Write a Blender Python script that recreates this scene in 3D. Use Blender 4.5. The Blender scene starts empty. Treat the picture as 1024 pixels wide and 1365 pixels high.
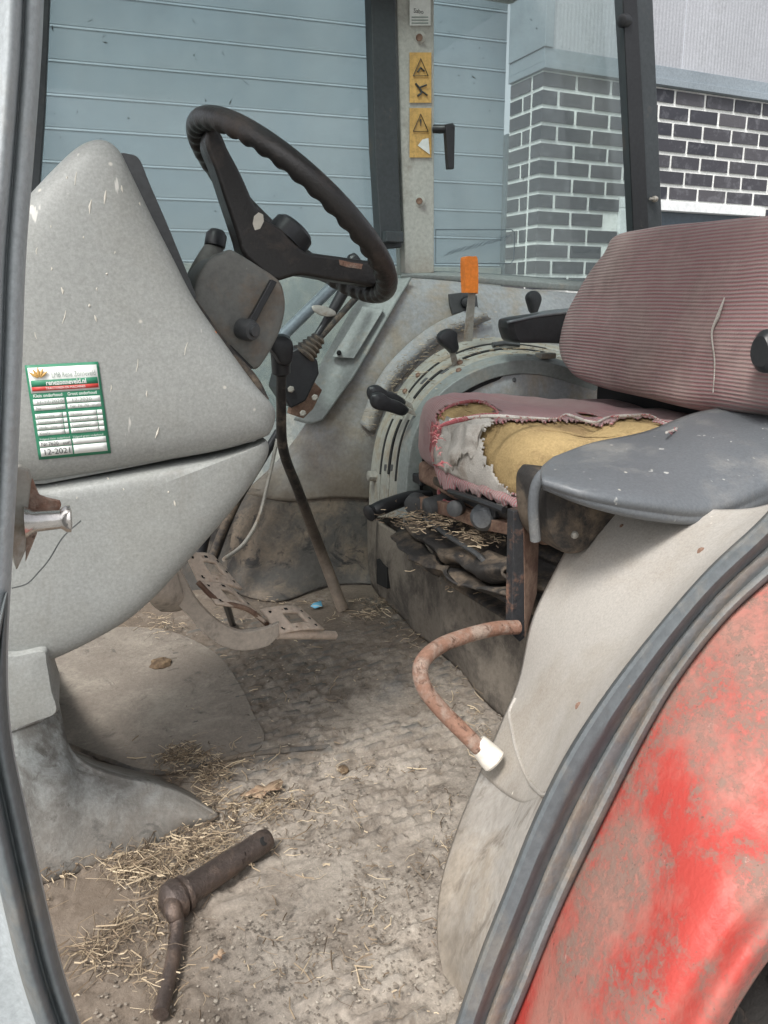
import bpy, bmesh, math, random
from mathutils import Vector, Matrix, noise

random.seed(7)
R = math.radians
sc = bpy.context.scene
COL = sc.collection

# ---------------------------------------------------------------- camera
F, CX, CY, H = 1010.0, 512.0, 615.0, 0.80     # focal length / principal point in pixels of a 1024 x 1365 picture
YAW, PIT = R(22), R(12)
C0 = Vector((0, 0, H))
cf = Vector((math.sin(YAW)*math.cos(PIT), math.cos(YAW)*math.cos(PIT), -math.sin(PIT)))
cr = Vector((math.cos(YAW), -math.sin(YAW), 0))
cu = cr.cross(cf)
cam_d = bpy.data.cameras.new('camera')
cam = bpy.data.objects.new('camera', cam_d); COL.objects.link(cam)
cam.matrix_world = Matrix(((cr.x, cu.x, -cf.x, C0.x), (cr.y, cu.y, -cf.y, C0.y), (cr.z, cu.z, -cf.z, C0.z), (0, 0, 0, 1)))
cam_d.sensor_fit = 'VERTICAL'; cam_d.sensor_height = 36; cam_d.lens = F/1365*36
cam_d.shift_y = (CY-682.5)/1365
cam_d.clip_start = 0.02; cam_d.clip_end = 400
sc.camera = cam
sc.render.resolution_x, sc.render.resolution_y = 768, 1024
# ---------------------------------------------------------------- sky, sun, exposure
SUN_EL, SUN_AZ = R(55), R(228)     # azimuth clockwise from +Y
w = bpy.data.worlds.new('World'); sc.world = w; w.use_nodes = True
wn, wl = w.node_tree.nodes, w.node_tree.links
bg = wn['Background']; sky = wn.new('ShaderNodeTexSky'); sky.sky_type = 'NISHITA'; sky.sun_disc = False
sky.sun_elevation = SUN_EL; sky.sun_rotation = SUN_AZ
sky.dust_density = 4; sky.air_density = 1.0
hs = wn.new('ShaderNodeHueSaturation'); hs.inputs['Saturation'].default_value = 0.22
wl.new(sky.outputs[0], hs.inputs['Color']); wl.new(hs.outputs[0], bg.inputs[0]); bg.inputs[1].default_value = 0.115
sd = bpy.data.lights.new('sun', 'SUN'); sd.energy = 1.7; sd.angle = R(16); sd.color = (1, .97, .93)
so = bpy.data.objects.new('sun', sd); COL.objects.link(so)
sdir = Vector((math.sin(SUN_AZ)*math.cos(SUN_EL), math.cos(SUN_AZ)*math.cos(SUN_EL), math.sin(SUN_EL)))
so.rotation_euler = sdir.to_track_quat('Z', 'Y').to_euler(); so.location = (0, 0, 6)
sc.view_settings.view_transform = 'Standard'; sc.view_settings.look = 'None'
sc.view_settings.gamma = 1; sc.view_settings.use_curve_mapping = False
sc.view_settings.exposure = 1.06

# ---------------------------------------------------------------- picture -> world
def ray(px, py): return cf + cr*((px-CX)/F) + cu*((CY-py)/F)
def PY(px, py, Y): r = ray(px, py); return C0 + r*(Y/r.y)
def PX(px, py, X): r = ray(px, py); return C0 + r*(X/r.x)
def PZ(px, py, Z): r = ray(px, py); return C0 + r*((Z-H)/r.z)
def PN(px, py, P0, n): r = ray(px, py); return C0 + r*((P0-C0).dot(n)/r.dot(n))
def proj(P):
    d = P-C0; k = d.dot(cf); return (CX+F*d.dot(cr)/k, CY-F*d.dot(cu)/k)
def pts(lst, Y): return [PY(a, b, Y) for a, b in lst]
def PYs(lst): return [PY(a, b, c) for a, b, c in lst]
def inside(p, poly):
    x, y = p; c = False; j = len(poly)-1
    for i in range(len(poly)):
        xi, yi = poly[i]; xj, yj = poly[j]
        if (yi > y) != (yj > y) and x < (xj-xi)*(y-yi)/(yj-yi)+xi: c = not c
        j = i
    return c
def spline(P, n, closed=False):
    P = [Vector(p) for p in P]; m = len(P); out = []
    segs = m if closed else m-1
    N = n if closed else n-1
    for k in range(n):
        t = k/N*segs; i = min(int(t), segs-1); f = t-i
        if closed: a, b, c, d = P[(i-1) % m], P[i % m], P[(i+1) % m], P[(i+2) % m]
        else:
            b, c = P[i], P[i+1]
            a = P[i-1] if i > 0 else b*2-c
            d = P[i+2] if i+2 < m else c*2-b
        out.append(0.5*((2*b)+(c-a)*f+(2*a-5*b+4*c-d)*f*f+(3*b-a-3*c+d)*f**3))
    return out

# ---------------------------------------------------------------- object helpers
ORG = {}
def tag(o, label=None, cat=None, group=None, kind=None):
    if label: o['label'] = label
    if cat: o['category'] = cat
    if group: o['group'] = group
    if kind: o['kind'] = kind
    return o
def empty(name, loc, label, cat, group=None):
    o = bpy.data.objects.new(name, None); COL.objects.link(o); o.location = loc; o.empty_display_size = .1
    ORG[o] = Vector(loc); return tag(o, label, cat, group)
def mk(name, V, Fs, mat, parent=None, smooth=True, bevel=0, seg=3, solid=0, sub=0, label=None, ang=35, mats=None):
    V = [Vector(v) for v in V]
    lo = Vector([min(v[i] for v in V) for i in range(3)]); hi = Vector([max(v[i] for v in V) for i in range(3)])
    c = (lo+hi)/2
    me = bpy.data.meshes.new(name); me.from_pydata([v-c for v in V], [], Fs)
    bm = bmesh.new(); bm.from_mesh(me); bmesh.ops.recalc_face_normals(bm, faces=bm.faces); bm.to_mesh(me); bm.free()
    if smooth: me.polygons.foreach_set('use_smooth', [True]*len(me.polygons))
    if smooth and not bevel and not sub: me.set_sharp_from_angle(angle=R(40))
    me.materials.append(mat)
    o = bpy.data.objects.new(name, me); COL.objects.link(o)
    po = ORG[parent] if parent is not None else Vector((0, 0, 0))
    o.location = c-po; o.parent = parent; ORG[o] = c
    if solid: m = o.modifiers.new('solid', 'SOLIDIFY'); m.thickness = abs(solid); m.offset = 0
    if bevel:
        m = o.modifiers.new('bevel', 'BEVEL'); m.width = bevel; m.segments = seg; m.limit_method = 'ANGLE'; m.angle_limit = R(ang); m.harden_normals = True
    if sub: m = o.modifiers.new('sub', 'SUBSURF'); m.levels = sub; m.render_levels = sub
    if label: o['label'] = label
    return o
def patch_geo(rows, nu, nv):
    g = [spline(r, nu) for r in rows]
    cols = [spline([g[j][i] for j in range(len(g))], nv) for i in range(nu)]
    V = [cols[i][j] for j in range(nv) for i in range(nu)]
    Fs = [(j*nu+i, j*nu+i+1, (j+1)*nu+i+1, (j+1)*nu+i) for j in range(nv-1) for i in range(nu-1)]
    return V, Fs
def patch(name, rows, nu, nv, mat, parent=None, solid=.006, **k):
    V, Fs = patch_geo(rows, nu, nv); return mk(name, V, Fs, mat, parent, solid=solid, **k)
def prism(name, outline, D, mat, parent=None, bevel=.004, smooth=True, **k):
    """outline: world points; D: extrusion vector"""
    n = len(outline); D = Vector(D)
    V = list(outline)+[p+D for p in outline]
    Fs = [tuple(range(n)), tuple(range(2*n-1, n-1, -1))]+[(i, (i+1) % n, n+(i+1) % n, n+i) for i in range(n)]
    return mk(name, V, Fs, mat, parent, smooth=smooth and bevel > 0, bevel=bevel, **k)
def box_geo(c, s, ax=None):
    c = Vector(c); ax = ax or (Vector((1, 0, 0)), Vector((0, 1, 0)), Vector((0, 0, 1)))
    V = [c+ax[0]*(s[0]/2*i)+ax[1]*(s[1]/2*j)+ax[2]*(s[2]/2*k) for k in (-1, 1) for j in (-1, 1) for i in (-1, 1)]
    return V, [(0, 2, 3, 1), (4, 5, 7, 6), (0, 1, 5, 4), (2, 6, 7, 3), (0, 4, 6, 2), (1, 3, 7, 5)]
def box(name, c, s, mat, parent=None, ax=None, bevel=.003, **k):
    V, Fs = box_geo(c, s, ax); return mk(name, V, Fs, mat, parent, bevel=bevel, smooth=bevel > 0, **k)
def tube_geo(P, rad, n=14, res=None, closed=False, flat=1.0):
    if res: P = spline(P, res, closed)
    P = [Vector(p) for p in P]; m = len(P)
    if callable(rad): rr = [rad(i/(m-1)) for i in range(m)]
    elif isinstance(rad, (list, tuple)):
        rr = []
        for i in range(m):
            t = i/(m-1)*(len(rad)-1); j = min(int(t), len(rad)-2); rr.append(rad[j]*(1-t+j)+rad[j+1]*(t-j))
    else: rr = [rad]*m
    V = []; Fs = []; up = None
    for i in range(m):
        a = P[(i-1) % m] if closed or i > 0 else P[i]; b = P[(i+1) % m] if closed or i < m-1 else P[i]
        t = (b-a).normalized()
        if up is None: up = t.orthogonal().normalized()
        up = (up-t*up.dot(t)).normalized(); s = t.cross(up)
        for k in range(n):
            an = 2*math.pi*k/n; V.append(P[i]+(up*math.cos(an)+s*math.sin(an)*flat)*rr[i])
    for i in range(m if closed else m-1):
        for k in range(n):
            Fs.append((i*n+k, i*n+(k+1) % n, ((i+1) % m)*n+(k+1) % n, ((i+1) % m)*n+k))
    if not closed: Fs += [tuple(range(n)), tuple(range((m-1)*n, m*n))]
    return V, Fs
def tube(name, P, rad, mat, parent=None, n=14, res=None, closed=False, flat=1.0, **k):
    V, Fs = tube_geo(P, rad, n, res, closed, flat); return mk(name, V, Fs, mat, parent, **k)
def lathe(name, A, B, prof, mat, parent=None, n=24, **k):
    """prof: list of (t along A->B in metres, radius)"""
    A = Vector(A); d = (Vector(B)-A).normalized()
    P = [A+d*t for t, r in prof]; u = d.orthogonal().normalized(); v = d.cross(u); V = []; Fs = []
    for p, (t, r) in zip(P, prof):
        for q in range(n): a = 2*math.pi*q/n; V.append(p+(u*math.cos(a)+v*math.sin(a))*r)
    for i in range(len(P)-1):
        for q in range(n): Fs.append((i*n+q, i*n+(q+1) % n, (i+1)*n+(q+1) % n, (i+1)*n+q))
    Fs += [tuple(range(n)), tuple(range((len(P)-1)*n, len(P)*n))]
    return mk(name, V, Fs, mat, parent, **k)
def pillow_geo(outline, ctr, prof, D, n=72, lump=0, res=True):
    """rings of the outline scaled about ctr by s and moved d metres along D"""
    O = spline(outline, n, True) if res else [Vector(p) for p in outline]; n = len(O)
    D = Vector(D).normalized(); V = []; Fs = []
    for s, d in prof:
        for p in O: V.append(ctr+(p-ctr)*s+D*d)
    m = len(prof)
    for i in range(m-1):
        for q in range(n): Fs.append((i*n+q, i*n+(q+1) % n, (i+1)*n+(q+1) % n, (i+1)*n+q))
    Fs += [tuple(range(n)), tuple(range((m-1)*n, m*n))]
    if lump: V = [v+D*(noise.noise(v*14)*lump) for v in V]
    return V, Fs
def pillow(name, outline, ctr, prof, D, mat, parent=None, n=72, lump=0, res=True, **k):
    V, Fs = pillow_geo(outline, ctr, prof, D, n, lump, res); return mk(name, V, Fs, mat, parent, **k)

def dome(D, p=.6, n=16, s0=.03, back=()):
    return [(max(s0, math.sin(k/n*math.pi/2)**p), -D*math.cos(k/n*math.pi/2)**p) for k in range(n)]+[(1, 0)]+list(back)
# ---------------------------------------------------------------- materials
def nodes_of(name):
    m = bpy.data.materials.new(name); m.use_nodes = True; nt = m.node_tree
    return m, nt.nodes, nt.links, nt.nodes['Principled BSDF']
def col4(c): return (c[0], c[1], c[2], 1)
def nz(n, l, co, scale, detail=6, rough=.6, dist=0):
    t = n.new('ShaderNodeTexNoise'); t.inputs['Scale'].default_value = scale; t.inputs['Detail'].default_value = detail
    t.inputs['Roughness'].default_value = rough; t.inputs['Distortion'].default_value = dist
    l.new(co, t.inputs['Vector']); return t.outputs['Fac']
def ramp(n, l, fac, a, b, ca=(0, 0, 0), cb=(1, 1, 1)):
    r = n.new('ShaderNodeValToRGB'); e = r.color_ramp.elements
    e[0].position = a; e[1].position = b; e[0].color = col4(ca); e[1].color = col4(cb); l.new(fac, r.inputs[0]); return r.outputs[0]
def mixc(n, l, fac, A, B, mode='MIX'):
    x = n.new('ShaderNodeMix'); x.data_type = 'RGBA'; x.blend_type = mode
    for s, v in ((x.inputs[0], fac), (x.inputs[6], A), (x.inputs[7], B)):
        if isinstance(v, (int, float)): s.default_value = v
        elif isinstance(v, tuple): s.default_value = col4(v)
        else: l.new(v, s)
    return x.outputs[2]
def mth(n, l, op, a, b=0.0, clamp=False):
    x = n.new('ShaderNodeMath'); x.operation = op; x.use_clamp = clamp
    for s, v in ((x.inputs[0], a), (x.inputs[1], b)):
        if isinstance(v, (int, float)): s.default_value = v
        else: l.new(v, s)
    return x.outputs[0]
def coords(n, stretch=None, l=None):
    tc = n.new('ShaderNodeTexCoord'); co = tc.outputs['Object']
    if stretch:
        mp = n.new('ShaderNodeMapping'); mp.inputs['Scale'].default_value = stretch; l.new(co, mp.inputs[0]); co = mp.outputs[0]
    return co
def grime(name, base, dirt=(.2, .16, .12), amt=.45, scale=5, rough=.55, metal=0, bump=.12, speck=None, speck_amt=.68,
          zdirt=None, fine=90, stain=None, spec=.4, soft=.07, scratch=None, streak=None, cloud=(.84, 1.1)):
    m, n, l, b = nodes_of(name); co = coords(n)
    f1 = ramp(n, l, nz(n, l, co, scale, 11, .7, .3), 1-amt-soft, 1-amt+soft)
    c = mixc(n, l, f1, base, dirt)
    f2 = nz(n, l, co, scale*.35, 3, .5)
    c = mixc(n, l, 1.0, c, ramp(n, l, f2, .3, .7, (cloud[0],)*3, (cloud[1],)*3), 'MULTIPLY')
    if zdirt:      # mud that stays where boots and floor put it: below a height
        zc, z0, z1 = zdirt
        g = n.new('ShaderNodeNewGeometry'); sx = n.new('ShaderNodeSeparateXYZ'); l.new(g.outputs['Position'], sx.inputs[0])
        mr = n.new('ShaderNodeMapRange'); mr.inputs['From Min'].default_value = z1; mr.inputs['From Max'].default_value = z0
        zz = mth(n, l, 'ADD', sx.outputs['Z'], mth(n, l, 'MULTIPLY', mth(n, l, 'SUBTRACT', nz(n, l, co, 9, 7, .65), .5), (z1-z0)*1.6))
        l.new(zz, mr.inputs['Value']); c = mixc(n, l, mr.outputs[0], c, zc)
    if stain:
        fs = ramp(n, l, nz(n, l, co, scale*2.6, 9, .7, .8), 1-stain[1]-.03, 1-stain[1]+.05); c = mixc(n, l, fs, c, stain[0])
    f3 = nz(n, l, co, fine, 4, .7)
    c = mixc(n, l, 1.0, c, ramp(n, l, f3, .3, .7, (.8, .8, .8), (1.12, 1.12, 1.12)), 'MULTIPLY')
    if speck:
        v = n.new('ShaderNodeTexVoronoi'); v.inputs['Scale'].default_value = 45; l.new(co, v.inputs['Vector'])
        near = ramp(n, l, v.outputs['Distance'], .06, .13, (1, 1, 1), (0, 0, 0))
        pick = ramp(n, l, nz(n, l, co, 22, 2), speck_amt-.02, speck_amt+.02)
        c = mixc(n, l, mth(n, l, 'MULTIPLY', near, pick), c, speck)
    if streak:
        mp = n.new('ShaderNodeMapping'); mp.inputs['Scale'].default_value = streak[2]; mp.inputs['Rotation'].default_value = (0, .12, 0); l.new(co, mp.inputs[0])
        fs = ramp(n, l, nz(n, l, mp.outputs[0], 1.0, 8, .7, .4), 1-streak[1]-.06, 1-streak[1]+.08); c = mixc(n, l, mth(n, l, 'MULTIPLY', fs, .85), c, streak[0])
    if scratch:
        mp = n.new('ShaderNodeMapping'); mp.inputs['Scale'].default_value = (60, 60, 7); mp.inputs['Rotation'].default_value = (.3, .15, .2); l.new(co, mp.inputs[0])
        fs = ramp(n, l, nz(n, l, mp.outputs[0], 1.0, 3, .5),   .70, .73); c = mixc(n, l, fs, c, scratch)
    l.new(c, b.inputs['Base Color']); b.inputs['Metallic'].default_value = metal
    l.new(ramp(n, l, f1, 0, 1, (rough,)*3, (min(1, rough+.25),)*3), b.inputs['Roughness'])
    b.inputs['Specular IOR Level'].default_value = spec
    bp = n.new('ShaderNodeBump'); bp.inputs['Strength'].default_value = bump; bp.inputs['Distance'].default_value = .004
    h = mth(n, l, 'ADD', f3, mth(n, l, 'MULTIPLY', f1, .6)); l.new(h, bp.inputs['Height']); l.new(bp.outputs[0], b.inputs['Normal'])
    return m
def plain(name, c, rough=.5, metal=0):
    m, n, l, b = nodes_of(name); co = coords(n)
    cc = mixc(n, l, 1.0, c, ramp(n, l, nz(n, l, co, 40, 5), .3, .7, (.85, .85, .85), (1.1, 1.1, 1.1)), 'MULTIPLY')
    l.new(cc, b.inputs['Base Color']); b.inputs['Roughness'].default_value = rough; b.inputs['Metallic'].default_value = metal; return m

M = {}
M['cowl'] = grime('grey_cowl_plastic', (.295, .303, .287), (.275, .28, .26), .46, 6, .46, cloud=(.93, 1.05), fine=260, speck=(.5, .48, .43), speck_amt=.57, bump=.05, scratch=(.52, .51, .47))
M['cowl_low'] = grime('grey_cowl_plastic_lower', (.285, .295, .282), (.262, .268, .25), .46, 4, .44, cloud=(.9, 1.05), fine=260, speck=(.56, .54, .5), bump=.05, scratch=(.47, .47, .44), zdirt=((.19, .18, .16), .05, .3), streak=((.2, .195, .175), .36, (14, 14, 4)))
M['kick'] = grime('kick_panel_plastic', (.335, .355, .345), (.25, .245, .23), .46, 9, .55, zdirt=((.12, .1, .08), -.01, .13), bump=.3, stain=((.10, .094, .084), .41), streak=((.12, .112, .10), .49, (18, 18, 5)), fine=200, speck=(.6, .58, .52))
M['shroud'] = grime('column_shroud_plastic', (.15, .15, .138), (.19, .15, .115), .42, 7, .6, speck=(.5, .48, .44), speck_amt=.62)
M['wall'] = grime('side_panel_plastic', (.30, .31, .315), (.30, .265, .22), .47, 5, .6, zdirt=((.17, .145, .115), .25, .55), speck=(.2, .14, .1))
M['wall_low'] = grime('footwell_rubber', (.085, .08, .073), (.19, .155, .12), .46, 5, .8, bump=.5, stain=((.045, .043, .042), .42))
M['dust'] = grime('dusty_ledge', (.29, .28, .275), (.27, .205, .145), .56, 22, .8, bump=.5)
M['teal'] = grime('grey_green_trim', (.235, .255, .245), (.30, .275, .23), .38, 9, .5)
M['quad'] = grime('quadrant_plastic', (.35, .345, .305), (.33, .28, .21), .45, 12, .6, speck=(.2, .12, .08), speck_amt=.55)
M['liner'] = grime('cream_liner_plastic', (.43, .405, .37), (.37, .335, .29), .45, 3.5, .5, fine=300, cloud=(.93, 1.05), speck=(.7, .66, .58), speck_amt=.66, bump=.05, zdirt=((.17, .14, .11), -.02, .2), stain=((.33, .29, .235), .3))
M['black'] = grime('black_plastic', (.022, .023, .025), (.08, .07, .06), .3, 14, .38)
M['dark'] = grime('dark_grey_plastic', (.07, .073, .075), (.15, .135, .12), .35, 8, .5, speck=(.3, .3, .28))
M['rim'] = grime('worn_wheel_rim', (.022, .02, .019), (.055, .042, .035), .42, 12, .3, stain=((.11, .085, .07), .27), bump=.3, fine=160)
M['bellows'] = grime('dusty_black_rubber', (.035, .032, .03), (.16, .125, .092), .46, 11, .7, bump=.4)
M['pad'] = grime('scuffed_black_pad', (.12, .13, .14), (.19, .19, .185), .44, 5, .4, bump=.15, speck=(.5, .48, .42), speck_amt=.6, stain=((.2, .2, .2), .33), fine=240, scratch=(.4, .4, .38))
M['flange'] = grime('dusty_flange', (.15, .16, .162), (.20, .17, .14), .48, 8, .6, bump=.3, stain=((.20, .13, .09), .34), streak=((.08, .08, .08), .36, (20, 20, 5)))
M['low_seal'] = grime('grey_rubber', (.13, .145, .15), (.2, .19, .17), .42, 9, .5, bump=.2)
M['chipped'] = grime('chipped_black_steel', (.03, .031, .034), (.2, .11, .075), .40, 30, .55, bump=.5, stain=((.28, .25, .22), .33))
M['seal'] = grime('door_seal_rubber', (.10, .112, .118), (.16, .155, .14), .44, 9, .55, bump=.2, stain=((.2, .16, .12), .33))
M['frame'] = grime('door_frame_paint', (.38, .41, .42), (.38, .38, .36), .4, 9, .4, fine=240, bump=.08)
M['frame_dark'] = grime('dark_frame', (.045, .052, .056), (.1, .09, .08), .35, 9, .5)
M['post'] = grime('post_paint', (.44, .44, .40), (.33, .31, .27), .42, 7, .5, speck=(.1, .08, .06), zdirt=((.3, .25, .19), .75, .95))
M['rust'] = grime('rusty_steel', (.16, .09, .065), (.3, .2, .145), .5, 13, .75, bump=.5, stain=((.07, .042, .033), .36), fine=140)
M['rust_tube'] = grime('rusty_tube', (.27, .15, .105), (.36, .28, .23), .48, 26, .7, bump=.6, stain=((.12, .065, .045), .42), fine=160)
M['pin'] = grime('brown_worn_steel', (.115, .092, .082), (.17, .125, .1), .45, 22, .32, metal=.6, bump=.4, stain=((.03, .022, .02), .35), fine=200)
M['lever'] = grime('dusty_lever_rod', (.03, .028, .027), (.17, .14, .11), .42, 14, .5, bump=.4, zdirt=((.26, .21, .165), .0, .34), stain=((.03, .028, .025), .3))
M['pedal'] = grime('dusty_pedal_steel', (.68, .56, .46), (.42, .3, .22), .40, 16, .75, bump=.4, stain=((.16, .09, .06), .3))
M['arm'] = grime('dusty_arm_steel', (.52, .45, .38), (.2, .175, .15), .38, 9, .65, bump=.3)
M['box'] = grime('seat_base_box', (.19, .165, .135), (.09, .078, .066), .48, 7, .85, bump=.6, stain=((.3, .26, .21), .32))
M['silver'] = grime('chrome_steel', (.6, .57, .54), (.25, .18, .14), .3, 40, .22, metal=.9)
M['orange'] = grime('orange_plastic', (.72, .2, .028), (.4, .17, .06), .3, 20, .4)
M['white_cap'] = grime('white_end_cap', (.68, .64, .57), (.4, .34, .27), .36, 30, .5)
M['metal_grey'] = grime('grey_lever_steel', (.33, .315, .28), (.22, .16, .11), .4, 18, .5, metal=.2)
M['strut'] = grime('blue_grey_strut', (.2, .235, .26), (.3, .28, .25), .25, 10, .32, metal=.3)
M['tyre'] = grime('tyre_rubber', (.03, .028, .026), (.12, .09, .07), .45, 9, .85, bump=.5)
M['white'] = plain('white_paint', (.72, .74, .74), .4)
M['splash'] = plain('dried_splash', (.56, .53, .46), .8)
M['paper'] = plain('white_paper', (.74, .76, .73), .5)
M['green'] = plain('green_print', (.03, .2, .11), .5)
M['red_print'] = plain('red_print', (.5, .05, .04), .5)
M['ink'] = plain('black_ink', (.04, .045, .045), .6)
M['grey_ink'] = plain('grey_ink', (.25, .3, .27), .6)
M['gold'] = grime('ochre_sticker', (.6, .37, .12), (.4, .26, .1), .4, 30, .45)
M['slot'] = plain('slot_black', (.012, .012, .012), .9)
M['blue'] = plain('blue_plastic_scrap', (.15, .42, .6), .5)
M['leaf'] = grime('dry_leaf', (.38, .27, .18), (.22, .14, .09), .45, 60, .8)
M['clump'] = grime('dung_clump', (.12, .08, .05), (.2, .14, .085), .5, 60, .95, bump=.8)

# red fender: faded, chalky and with rust-coloured lichen patches
def red_mat():
    m, n, l, b = nodes_of('weathered_red_paint'); co = coords(n)
    g = n.new('ShaderNodeNewGeometry'); sx = n.new('ShaderNodeSeparateXYZ'); l.new(g.outputs['Position'], sx.inputs[0])
    base = mixc(n, l, ramp(n, l, mth(n, l, 'ADD', nz(n, l, co, 4.5, 8, .65), mth(n, l, 'MULTIPLY', mth(n, l, 'SUBTRACT', sx.outputs['Z'], .25), .55)), .47, .64), (.40, .055, .044), (.40, .165, .135))
    big = nz(n, l, co, 6.5, 12, .78, .1); up = mth(n, l, 'MULTIPLY', mth(n, l, 'SUBTRACT', sx.outputs['Z'], .22), .22)
    br_ = ramp(n, l, mth(n, l, 'ADD', nz(n, l, co, 5, 9, .68), mth(n, l, 'MULTIPLY', up, .6)), .47, .60)
    base = mixc(n, l, mth(n, l, 'MULTIPLY', br_, .65), base, (.33, .19, .15))
    f = ramp(n, l, mth(n, l, 'ADD', big, up), .47, .55)
    f = mth(n, l, 'MULTIPLY', f, ramp(n, l, nz(n, l, co, 110, 8, .85), .44, .50))
    c = mixc(n, l, f, base, mixc(n, l, nz(n, l, co, 60, 4), (.27, .165, .135), (.19, .13, .105)))
    sp = ramp(n, l, nz(n, l, co, 260, 3, .6), .66, .69); c = mixc(n, l, mth(n, l, 'MULTIPLY', sp, ramp(n, l, big, .42, .52)), c, (.13, .08, .065))
    ch = ramp(n, l, nz(n, l, co, 28, 6, .75), .66, .7); c = mixc(n, l, mth(n, l, 'MULTIPLY', ch, .5), c, (.5, .32, .28))
    l.new(c, b.inputs['Base Color']); l.new(ramp(n, l, f, 0, 1, (.5,)*3, (.9,)*3), b.inputs['Roughness']); b.inputs['Specular IOR Level'].default_value = .3
    bp = n.new('ShaderNodeBump'); bp.inputs['Strength'].default_value = .35; bp.inputs['Distance'].default_value = .003
    l.new(mth(n, l, 'ADD', f, nz(n, l, co, 200, 4)), bp.inputs['Height']); l.new(bp.outputs[0], b.inputs['Normal']); return m
M['red'] = red_mat()

def fabric_mat(name, ax, ca=(.2, .075, .085), cb=(.2, .155, .155), dk=.8):
    m, n, l, b = nodes_of(name); co = coords(n)
    sx = n.new('ShaderNodeSeparateXYZ'); l.new(co, sx.inputs[0])
    wob = mth(n, l, 'MULTIPLY', mth(n, l, 'SUBTRACT', nz(n, l, co, 4, 2), .5), .012)
    s = mth(n, l, 'ADD', mth(n, l, 'ADD', sx.outputs[ax], wob), mth(n, l, 'MULTIPLY', sx.outputs['X'], .15))
    st = mth(n, l, 'ADD', mth(n, l, 'MULTIPLY', mth(n, l, 'SINE', mth(n, l, 'MULTIPLY', s, 2*math.pi/.0070)), .5), .5)
    tw = mth(n, l, 'ADD', mth(n, l, 'MULTIPLY', mth(n, l, 'SINE', mth(n, l, 'MULTIPLY', sx.outputs['Y'], 2*math.pi/.0035)), .5), .5)
    c = mixc(n, l, ramp(n, l, st, .3, .62), ca, cb)
    c = mixc(n, l, mth(n, l, 'MULTIPLY', nz(n, l, co, 400, 2), .3), c, (.36, .28, .27))
    c = mixc(n, l, mth(n, l, 'MULTIPLY', ramp(n, l, nz(n, l, co, 5, 7, .65),   .46, .68), dk), c, (.13, .095, .088))
    c = mixc(n, l, mth(n, l, 'MULTIPLY', ramp(n, l, nz(n, l, co, 9, 5, .6), .42, .72), .6), c, (.37, .28, .255))
    l.new(c, b.inputs['Base Color']); b.inputs['Roughness'].default_value = .95; b.inputs['Specular IOR Level'].default_value = .15
    b.inputs['Sheen Weight'].default_value = .15
    bp = n.new('ShaderNodeBump'); bp.inputs['Strength'].default_value = .6; bp.inputs['Distance'].default_value = .002
    l.new(mth(n, l, 'ADD', st, nz(n, l, co, 300, 3)), bp.inputs['Height']); l.new(bp.outputs[0], b.inputs['Normal']); return m
M['fabric'] = fabric_mat('maroon_striped_fabric', 'Z', (.235, .10, .105), (.235, .18, .172), .75); M['fabric_seat'] = fabric_mat('maroon_seat_fabric', 'Y', (.33, .10, .115), (.30, .22, .215), .35)
M['foam'] = grime('yellow_seat_foam', (.46, .335, .165), (.33, .23, .12), .45, 9, .95, bump=.7, fine=220, spec=.1, stain=((.2, .13, .06), .2))
M['mesh'] = grime('white_backing_mesh', (.62, .59, .54), (.42, .37, .32), .4, 22, .95, bump=.9, fine=420, spec=.1)
M['fray'] = grime('frayed_red_edge', (.36, .09, .1), (.5, .33, .3), .45, 60, .95, bump=.6)

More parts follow.
